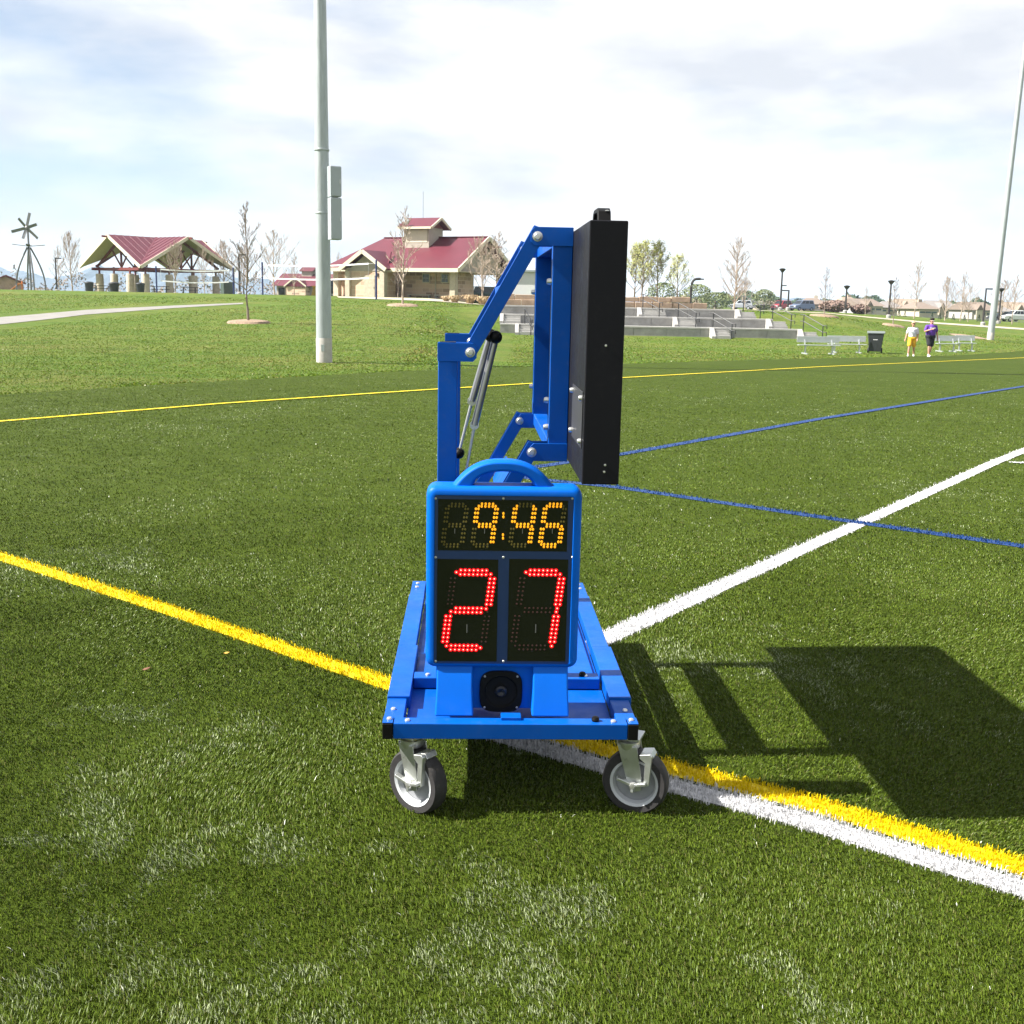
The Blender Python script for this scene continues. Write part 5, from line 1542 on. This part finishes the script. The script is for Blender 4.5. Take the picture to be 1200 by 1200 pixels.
# ---------------- cars
def car(px, yb, Y, paint, lab, rot, L=4.7, Wd=1.85, Hh=1.7, style='suv'):
    p = stand(px, yb, Y) + Vector((0, 0, .07))
    e = thing('parked_car', lab, 'car', p, rot, 'parked cars beyond the bank')
    h0 = .32; belt = Hh * .60; l2 = L / 2
    low = [(-l2, h0 + .1), (-l2 + .12, h0), (l2 - .12, h0), (l2, h0 + .12), (l2 - .02, belt * .80), (l2 - .9, belt * .95), (l2 - 1.15, belt), (-l2 + .1, belt), (-l2 - .0, belt * .8)]
    MB().prism(low, -Wd / 2, Wd / 2, 'xz').build('body', paint, e, False, .06, 2)
    if style == 'van': top = [(-l2 + .15, belt), (l2 - 1.0, belt), (l2 - 1.9, Hh), (-l2 + .3, Hh)]
    elif style == 'pickup': top = [(-.5, belt), (l2 - 1.2, belt), (l2 - 1.8, Hh), (-.3, Hh)]
    else: top = [(-l2 + .12, belt), (l2 - 1.3, belt), (l2 - 2.0, Hh - .03), (-l2 + .55, Hh)]
    xa = [t[0] for t in top]
    gv = []
    for y in (-1, 1):
        for i, (x, z) in enumerate(top): gv.append((x, y * (Wd / 2 - (.06 if z < Hh - .1 else .2)), z + (.0 if z > belt else -.02)))
    cab = MB().add(gv, [(0, 1, 2, 3), (7, 6, 5, 4), (0, 4, 5, 1), (1, 5, 6, 2), (2, 6, 7, 3), (3, 7, 4, 0)]).build('cabin', paint, e, False, .05)
    x0, x1, x2, x3 = xa
    for y in (-1, 1):
        for q0, q1 in ((.06, .36), (.40, .66), (.70, .94)):
            mb = MB(); pts = []
            for (q, lv) in ((q0, .15), (q1, .15), (q1, .82), (q0, .82)):
                bx = x0 + (x1 - x0) * q; tx_ = x3 + (x2 - x3) * q; x = bx + (tx_ - bx) * lv; z = belt + (Hh - belt) * lv
                yy = y * (Wd / 2 - .06 - .14 * lv + .012); pts.append((x, yy, z))
            mb.add(pts + [(a, b - y * .02, c) for a, b, c in pts], [(0, 1, 2, 3), (4, 7, 6, 5), (0, 4, 5, 1), (1, 5, 6, 2), (2, 6, 7, 3), (3, 7, 4, 0)]); mb.build('side_window', M_glass, e)
    for nm, xb_, xt, sg in (('windscreen', x1, x2, 1), ('rear_window', x0, x3, -1)):
        pts = []
        for lv, yy in ((.10, -1), (.10, 1), (.9, 1), (.9, -1)):
            pts.append((xb_ + (xt - xb_) * lv + sg * .02, yy * (Wd / 2 - .16 - .14 * lv), belt + (Hh - belt) * lv))
        MB().add(pts + [(a - sg * .03, b, c) for a, b, c in pts], [(0, 1, 2, 3), (4, 7, 6, 5), (0, 4, 5, 1), (1, 5, 6, 2), (2, 6, 7, 3), (3, 7, 4, 0)]).build(nm, M_glass, e)
    for x in (-l2 + .85, l2 - .95):
        for y in (-1, 1):
            wv = bpy.data.objects.new('wheel', None); COL.objects.link(wv); wv.parent = e; wv.location = (x, y * (Wd / 2 - .10), .33)
            MB().lathe([(.20, -.11), (.31, -.12), (.335, -.09), (.335, .09), (.31, .12), (.20, .11)], 20, 'y', (0, 0, 0), False).build('tyre', M_tyre, wv, True)
            MB().lathe([(.21, -.08), (.21, .08)], 16, 'y').build('rim', M_rimring, wv, True)
    for y in (-1, 1):
        MB().box(l2 - .10, l2 + .015, y * Wd * .36 - .2, y * Wd * .36 + .2, belt * .62, belt * .78).build('headlight', M_lens, e, False, .02)
        MB().box(-l2 - .015, -l2 + .06, y * Wd * .42 - .1, y * Wd * .42 + .1, belt * .55, belt * .82).build('tail_light', M_redtrim, e, False, .02)
    MB().box(l2 - .05, l2 + .03, -Wd * .46, Wd * .46, h0 + .02, h0 + .2).build('bumper', M_bin, e, False, .02)
    MB().box(l2 - .06, l2 + .02, -Wd * .22, Wd * .22, belt * .60, belt * .74).build('grille', M_bin, e)
    return e
P_silver = mat('silver_paint', (.42, .45, .48), .3, .5); P_red = mat('red_paint', (.42, .015, .03), .3, .1, coat=.5)
P_blue = mat('blue_grey_paint', (.20, .25, .36), .3, .4); P_white = mat('white_paint', (.75, .76, .78), .3, coat=.5); P_dk = mat('dark_green_paint', (.03, .045, .045), .3, .3)
car(869, 364, 205, P_silver, 'silver estate car parked under the large bare tree', R(150), style='suv')
car(915, 365, 200, P_red, 'red car parked behind the two-headed lamp post', R(222), Hh=1.75)
car(939, 364.5, 195, P_blue, 'blue-grey van parked right of the red car', R(212), Hh=1.8, style='van')
car(831, 361, 230, P_white, 'small white car left of the large bare tree', R(20), L=4.2, Hh=1.5)
car(407, 347, 122, P_dk, 'dark car seen through the left porch of the building', R(10))
car(575, 349, 116, P_dk, 'dark car seen beyond the building gable columns', R(15))
car(1193, 377, 170, P_white, 'white pickup at the far right edge', R(185), L=5.4, style='pickup')
car(1176, 377, 172, P_dk, 'dark car left of the white pickup behind the right pole', R(182), Hh=1.45)

# ---------------- far houses
wall_m = [mat('house_wall_tan', (.40, .33, .25), .85, var=.05), mat('house_wall_grey', (.38, .36, .34), .85, var=.05), mat('house_wall_cream', (.52, .47, .38), .85, var=.05), mat('house_wall_pale', (.60, .58, .55), .85, var=.05)]
roof_m = [mat('shingle_brown', (.20, .155, .125), .9, var=.12, vscale=2), mat('shingle_grey', (.22, .20, .19), .9, var=.12, vscale=2), mat('shingle_tan', (.27, .21, .16), .9, var=.12, vscale=2)]
def house(px, ytop, Y, i, lab, wpx):
    b = at(px, 368, Y); z = g(b.x, Y) - .3; H = at(px, ytop, Y).z - z; w = wpx * Y / FPX
    e = thing('house', lab, 'house', (b.x, Y, z), R(rn.uniform(-14, 14)), 'houses of the far estate')
    hw_ = w / 2; he = H * .60; D = 9
    MB().box(-hw_, hw_, 0, D, 0, he).build('wall', wall_m[i % 4], e)
    if i % 2:
        MB().prism([(-.5, he - .1), (D + .5, he - .1), (D / 2, H)], -hw_ - .4, hw_ + .4, 'yz').build('roof', roof_m[i % 3], e)
        MB().prism([(-hw_ * .5 - w * .16, he - .05), (-hw_ * .5 + w * .16, he - .05), (-hw_ * .5, H * .88)], -.9, D * .4, 'xz').build('dormer_roof', roof_m[i % 3], e)
        MB().box(-hw_ * .5 - w * .14, -hw_ * .5 + w * .14, -.7, -.003, 0, he - .06).build('bay_wall', wall_m[(i + 1) % 4], e)
    else:
        MB().add([(-hw_ - .5, -.5, he - .05), (hw_ + .5, -.5, he - .05), (hw_ + .5, D + .5, he - .05), (-hw_ - .5, D + .5, he - .05), (-hw_ * .45, D / 2, H), (hw_ * .45, D / 2, H)],
                 [(0, 1, 5, 4), (1, 2, 5), (2, 3, 4, 5), (3, 0, 4), (0, 3, 2, 1)]).build('roof', roof_m[i % 3], e)
        MB().box(hw_ * .2, hw_ * .2 + .7, D * .55, D * .55 + .7, he, H + .5).build('chimney', wall_m[(i + 2) % 4], e)
    for fx in (.1, .42, .74):
        x = -hw_ + w * (fx + .05)
        if i % 2 and fx == .1: continue
        wn__ = MB().box(x - .65, x + .65, -.07, -.003, he * .48, he * .80).build('window', M_cream, e)
        MB().box(x - .52, x + .52, -.09, -.072, he * .48 + .12, he * .80 - .12).build('pane', M_window, wn__)
    MB().box(hw_ * .15, hw_ * .15 + 2.4, -.06, -.003, 0, min(2.1, he * .42)).build('garage_door', M_cream, e)
    return e
rn = random.Random(14)
HS = [(952, 346, 27), (975, 349, 22), (1000, 345, 24), (1022, 347, 26), (1044, 350, 24), (1067, 347, 25), (1088, 351, 22), (1108, 349, 24), (1131, 353, 24), (1152, 351, 26), (1176, 355, 24), (1200, 351, 28)]
near = ['behind the blue-grey van', 'above the reddish shrub', 'right of the first plain lamp post', 'left of the central lamp post', 'behind the central lamp post', 'behind the tallest bare tree', 'above the person in purple', 'behind the forked bare tree', 'left of the right lamp post', 'behind the right lamp post', 'behind the right pole', 'at the right edge beyond the pole']
for i, (px, yt, w) in enumerate(HS):
    house(px, yt + 3, 205 + (i % 3) * 14, i, ['tan', 'grey', 'cream', 'pale'][i % 4] + ' far house ' + near[i], w)
for i, (px, yt, w, l_) in enumerate(((786, 344, 12, 'small far house behind the leafing trees'), (800, 343, 12, 'small far house left of the curved street lamp'), (823, 347, 11, 'white-gabled far house right of the curved lamp'), (893, 349, 9, 'pale narrow far house left of the red car'), (905, 349, 8, 'second pale narrow far house left of the red car'))):
    house(px, yt + 3, 260, i + 1, l_, w)

# ---------------- benches, bin
def bench(px, py, Y, lab, rot, L=4.4):
    p = stand(px, py, Y); e = thing('team_bench', lab, 'bench', p, rot, 'aluminium team benches on the far sideline')
    MB().box(-L / 2, L / 2, -.14, .14, .43, .47).build('seat', M_alum, e, False, .008)
    MB().box(-L / 2, L / 2, .20, .235, .58, .88).build('backrest', M_alum, e, False, .008)
    for f in (-.36, 0, .36) if L > 4 else (-.32, .32):
        x = f * L
        l_ = MB().box(x - .035, x + .035, -.035, .035, .06, .43).build('leg', M_alum, e)
        MB().box(x - .04, x + .04, -.42, .50, .0, .06).build('foot', M_alum, e, False, .005)
        MB().bar((x, .10, .42), (x, .26, .86), .05, .03).build('back_bracket', M_alum, e)
    return e
bench(959, 418, 56, 'near aluminium bench left of the wheeled bin', R(3), 2.15)
bench(992, 415, 58.5, 'second aluminium bench just left of the wheeled bin', R(-2), 2.0)
bench(1109, 412.5, 62, 'aluminium bench right of the person in purple', R(2), 1.2)
bench(1131, 412, 63, 'rightmost aluminium bench beside the right light pole', R(-1), 1.1)
bp_ = stand(1025, 412, 59)
e = thing('wheeled_bin', 'charcoal wheeled bin with grey lid between the benches and the two people', 'bin', bp_, R(-18))
vs = []
for z, hx, hy in ((.10, .30, .32), (1.02, .40, .43)):
    vs += [(-hx, -hy, z), (hx, -hy, z), (hx, hy, z), (-hx, hy, z)]
MB().add(vs, [(3, 2, 1, 0), (4, 5, 6, 7), (0, 1, 5, 4), (1, 2, 6, 5), (2, 3, 7, 6), (3, 0, 4, 7)]).build('body', M_bin, e, False, .03)
MB().prism([(-.46, 1.022), (.46, 1.022), (.46, 1.07), (.2, 1.15), (-.3, 1.15), (-.46, 1.08)], -.45, .45, 'yz').build('lid', M_binlid, e, False, .02)
MB().box(-.12, .10, -.395, -.36, .70, .90).build('label_plate', M_white, e)
for x in (-.34, .34): MB().lathe([(.13, -.04), (.14, -.02), (.14, .02), (.13, .04)], 16, 'x', (x, .34, .14)).build('wheel', M_tyre, e, True)
MB().tube([(-.36, .50, 1.0), (.36, .50, 1.0)], .025, 8).build('handle', M_bin, e, True)

# ---------------- people
def limbs(L): 
    mb = MB()
    for p_, q, a, b in L: mb.capsule(p_, q, a, b, 14)
    return mb
def fused(mb, name, m, parent, vox=.012, smooth=3):
    o = mb.build(name, m, parent, True)
    r_ = o.modifiers.new('fuse', 'REMESH'); r_.mode = 'VOXEL'; r_.voxel_size = vox; r_.use_smooth_shade = True
    if smooth:
        s_ = o.modifiers.new('soften', 'SMOOTH'); s_.factor = .5; s_.iterations = smooth
    return o
def hand(L, wr, d, out, side):
    """palm, four fingers and a thumb, slightly curled, hanging along d"""
    d = Vector(d).normalized(); out = Vector(out).normalized(); wr = Vector(wr); n = d.cross(out)
    L.append((wr, wr + d * .075, .028, .033))
    for k, l in enumerate((.062, .074, .070, .054)):
        b = wr + d * .085 + out * (.027 - .018 * k)
        m_ = b + d * l * .55 + n * .008 * side; t = m_ + d * l * .45 + n * .022 * side
        L.append((b, m_, .0095, .009)); L.append((m_, t, .009, .0078))
    b = wr + d * .03 + out * .03; m_ = b + d * .035 + out * .028; L.append((b, m_, .012, .0105)); L.append((m_, m_ + d * .032 + out * .004, .0105, .009))
def person(px, py, Y, H, rot, lab, shirt, shorts, arms, legs, build, extra):
    p = stand(px, py, Y) + Vector((0, 0, .0)); 
    if p.y < y_edge(p.x): p.z += .02
    e = thing('person', lab, 'person', p, rot, 'two people walking by the far sideline')
    s = H / 1.75
    V = lambda *a: Vector(a) * s
    hipz, shz = .93, 1.42; bw = build
    L = []
    hips = [V(-.095, 0, hipz), V(.095, 0, hipz)]
    L += [(V(0, .0, 1.0), V(0, .0, 1.15), .118 * bw * s, .13 * bw * s), (V(0, 0, 1.15), V(0, .0, 1.33), .13 * bw * s, .135 * bw * s),
          (V(-.12 * bw, 0, 1.38), V(.12 * bw, 0, 1.38), .085 * s, .085 * s), (V(0, .0, 1.40), V(0, -.02, 1.54), .058 * s, .054 * s)]
    # head
    hc_ = V(0, -.03, 1.635)
    L += [(hc_ + V(0, .015, .025), hc_ + V(0, .03, .03), .092 * s, .090 * s), (hc_ + V(0, -.02, -.02), hc_ + V(0, -.035, -.065), .070 * s, .050 * s),
          (hc_ + V(0, -.09, -.005), hc_ + V(0, -.108, -.022), .010 * s, .014 * s)]
    for sx in (-1, 1): L.append((hc_ + V(sx * .088, .015, .012), hc_ + V(sx * .092, .022, -.018), .016 * s, .013 * s))
    for i, (knee, ank, toe) in enumerate(legs):
        k_, a_, t_ = V(*knee), V(*ank), V(*toe)
        L += [(hips[i], k_, .088 * s * bw ** .5, .058 * s), (k_, k_.lerp(a_, .35), .056 * s, .056 * s), (k_.lerp(a_, .35), a_, .056 * s, .036 * s), (a_, t_.lerp(a_, .4), .036 * s, .036 * s)]
    for i, (el, wr) in enumerate(arms):
        sg = -1 if i == 0 else 1
        sh_ = V(sg * .185 * bw ** .7, 0, shz - .03); e_, w_ = V(*el), V(*wr)
        L += [(V(sg * .10, 0, 1.39), sh_, .07 * s, .062 * s), (sh_, e_, .058 * s, .043 * s), (e_, w_, .044 * s, .028 * s)]
        hand(L, w_, (w_ - e_), (0, -1, 0) if abs((w_ - e_).normalized().y) < .8 else (-sg, 0, 0), sg)
    body = fused(limbs(L), 'body', M_skin, e, .0072, 2)
    # shirt with short sleeves
    T = [(V(0, .0, 1.06), V(0, 0, 1.15), .152 * bw * s, .150 * bw * s), (V(0, 0, 1.15), V(0, .0, 1.32), .150 * bw * s, .150 * bw * s), (V(-.125 * bw, 0, 1.375), V(.125 * bw, 0, 1.375), .098 * s, .098 * s)]
    for sx in (-.06, .06): T.append((V(sx * bw, 0, 1.01), V(sx * bw, 0, 1.25), .125 * bw * s, .13 * bw * s))
    for i, (el, wr) in enumerate(arms):
        sg = -1 if i == 0 else 1; sh_ = V(sg * .185 * bw ** .7, 0, shz - .03); e_ = V(*el)
        T += [(V(sg * .10, 0, 1.385), sh_, .085 * s, .080 * s), (sh_, sh_.lerp(e_, .72), .078 * s, .074 * s)]
    fused(limbs(T), 'shirt', shirt, e, .014, 3)
    Q = [(V(-.07, 0, .94), V(.07, 0, .94), .140 * bw * s, .140 * bw * s)]
    for i, (knee, ank, toe) in enumerate(legs):
        k_ = V(*knee); Q += [(hips[i], hips[i].lerp(k_, .86), .112 * s * bw ** .5, .102 * s)]
    fused(limbs(Q), 'shorts', shorts, e, .014, 3)
    for i, (knee, ank, toe) in enumerate(legs):
        a_, t_ = V(*ank), V(*toe); lo = Vector((0, 0, .0))
        h_ = Vector((a_.x, a_.y + .03 * s, t_.z))
        fused(limbs([(h_, t_, .048 * s, .042 * s), (h_ + V(0, -.02, .03), h_.lerp(t_, .5) + V(0, 0, .02), .045 * s, .04 * s), (h_, a_ + V(0, 0, .01), .046 * s, .046 * s)]), 'shoe', M_shoe, e, .012, 2)
    for sx in (-1, 1):
        MB().capsule(hc_ + V(sx * .034, -.082, .010), hc_ + V(sx * .036, -.082, .010), .009 * s, .009 * s, 8).build('eye', M_blackcloth, e, True)
    MB().capsule(hc_ + V(-.02, -.083, -.062), hc_ + V(.02, -.083, -.062), .006 * s, .006 * s, 8).build('mouth', M_brush, e, True)
    extra(e, hc_, s, V)
    return e
def white_extra(e, hc_, s, V):
    fused(limbs([(hc_ + V(0, .03, .05), hc_ + V(0, .05, .02), .096 * s, .088 * s)]), 'hair', M_hair, e, .012, 2)
    fused(limbs([(hc_ + V(0, .0, .075), hc_ + V(0, .03, .07), .092 * s, .09 * s), (hc_ + V(-.04, -.10, .065), hc_ + V(.04, -.10, .065), .022 * s, .022 * s), (hc_ + V(-.05, -.07, .065), hc_ + V(.05, -.07, .065), .03 * s, .03 * s)]), 'cap', M_cap, e, .012, 1)
    MB().box(-.09, .09, -.178 * s, -.165 * s, 1.17 * s, 1.25 * s).build('shirt_print', M_boxgrey, e)
def purple_extra(e, hc_, s, V):
    fused(limbs([(hc_ + V(0, .022, .055), hc_ + V(0, .045, .015), .098 * s, .090 * s), (hc_ + V(-.05, -.03, .10), hc_ + V(.05, -.03, .10), .045 * s, .045 * s)]), 'hair', M_hair, e, .012, 2)
    fused(limbs([(hc_ + V(-.06, -.075, .012), hc_ + V(.06, -.075, .012), .020 * s, .020 * s), (hc_ + V(-.085, -.04, .014), hc_ + V(-.09, .02, .014), .009 * s, .009 * s), (hc_ + V(.085, -.04, .014), hc_ + V(.09, .02, .014), .009 * s, .009 * s)]), 'sunglasses', M_lens, e, .01, 1)
    MB().box(-.15, .10, -.232 * s, -.205 * s, 1.30 * s, 1.36 * s).build('shirt_print', M_white, e)
person(1067, 420, 55, 1.70, R(-14), 'person in white shirt, yellow shorts and tan cap walking', M_white, M_gold,
       [((-.27, .02, 1.12), (-.33, -.06, .88)), ((.26, .04, 1.12), (.24, -.08, .90))],
       [((-.12, -.17, .53), (-.15, -.20, .12), (-.17, -.36, .05)), ((.11, .04, .50), (.15, .18, .11), (.15, .05, .045))], 1.0, white_extra)
person(1088, 421.5, 54.5, 1.84, R(8), 'person in purple shirt, black shorts and white shoes walking, one arm raised to chest', M_purple, M_blackcloth,
       [((-.31, -.05, 1.17), (-.13, -.27, 1.26)), ((.31, .03, 1.14), (.34, -.02, .88))],
       [((-.10, -.14, .52), (-.10, -.16, .11), (-.12, -.31, .045)), ((.10, .03, .50), (.06, .14, .11), (.06, .0, .045))], 1.22, purple_extra)

# ---------------- small leaves lying on the turf
for px, py, m, lab, a in ((172, 792, M_leafred, 'small reddish dry leaf lying on the turf at left', .4), (266, 773, M_leafyel, 'small yellow leaf lying on the turf below the yellow line', -.5)):
    p = hit(px, py); mb = MB()
    pts = [(-.03, 0, .004), (-.012, .010, .008), (.012, .011, .006), (.032, .002, .012), (.012, -.008, .003), (-.012, -.009, .002)]
    mb.add(pts + [(x, y, z - .0015) for x, y, z in pts], [tuple(range(6)), tuple(range(11, 5, -1))] + [(k, (k + 1) % 6, 6 + (k + 1) % 6, 6 + k) for k in range(6)])
    o = mb.build('fallen_leaf', m); o.scale = (.62, .62, .62); o.location = p + Vector((0, 0, .030)); o.rotation_euler = (.2, -.15, a); tag(o, lab, 'leaf', 'fallen leaves on the turf')

# ---------------- air
hz = MB().box(-4200, 4200, -450, 4300, -3, 100).build('haze', M_dark)
hz['kind'] = 'stuff'; hz['label'] = 'thin blue haze of the far air'
hm = bpy.data.materials.new('thin_air'); hm.use_nodes = True
hn, hl = hm.node_tree.nodes, hm.node_tree.links
hn.clear(); ho = hn.new('ShaderNodeOutputMaterial'); hv = hn.new('ShaderNodeVolumePrincipled')
hv.inputs['Color'].default_value = (.60, .75, 1.0, 1); hv.inputs['Density'].default_value = .00017; hv.inputs['Anisotropy'].default_value = .0
hl.new(hv.outputs['Volume'], ho.inputs['Volume'])
hz.data.materials.clear(); hz.data.materials.append(hm)
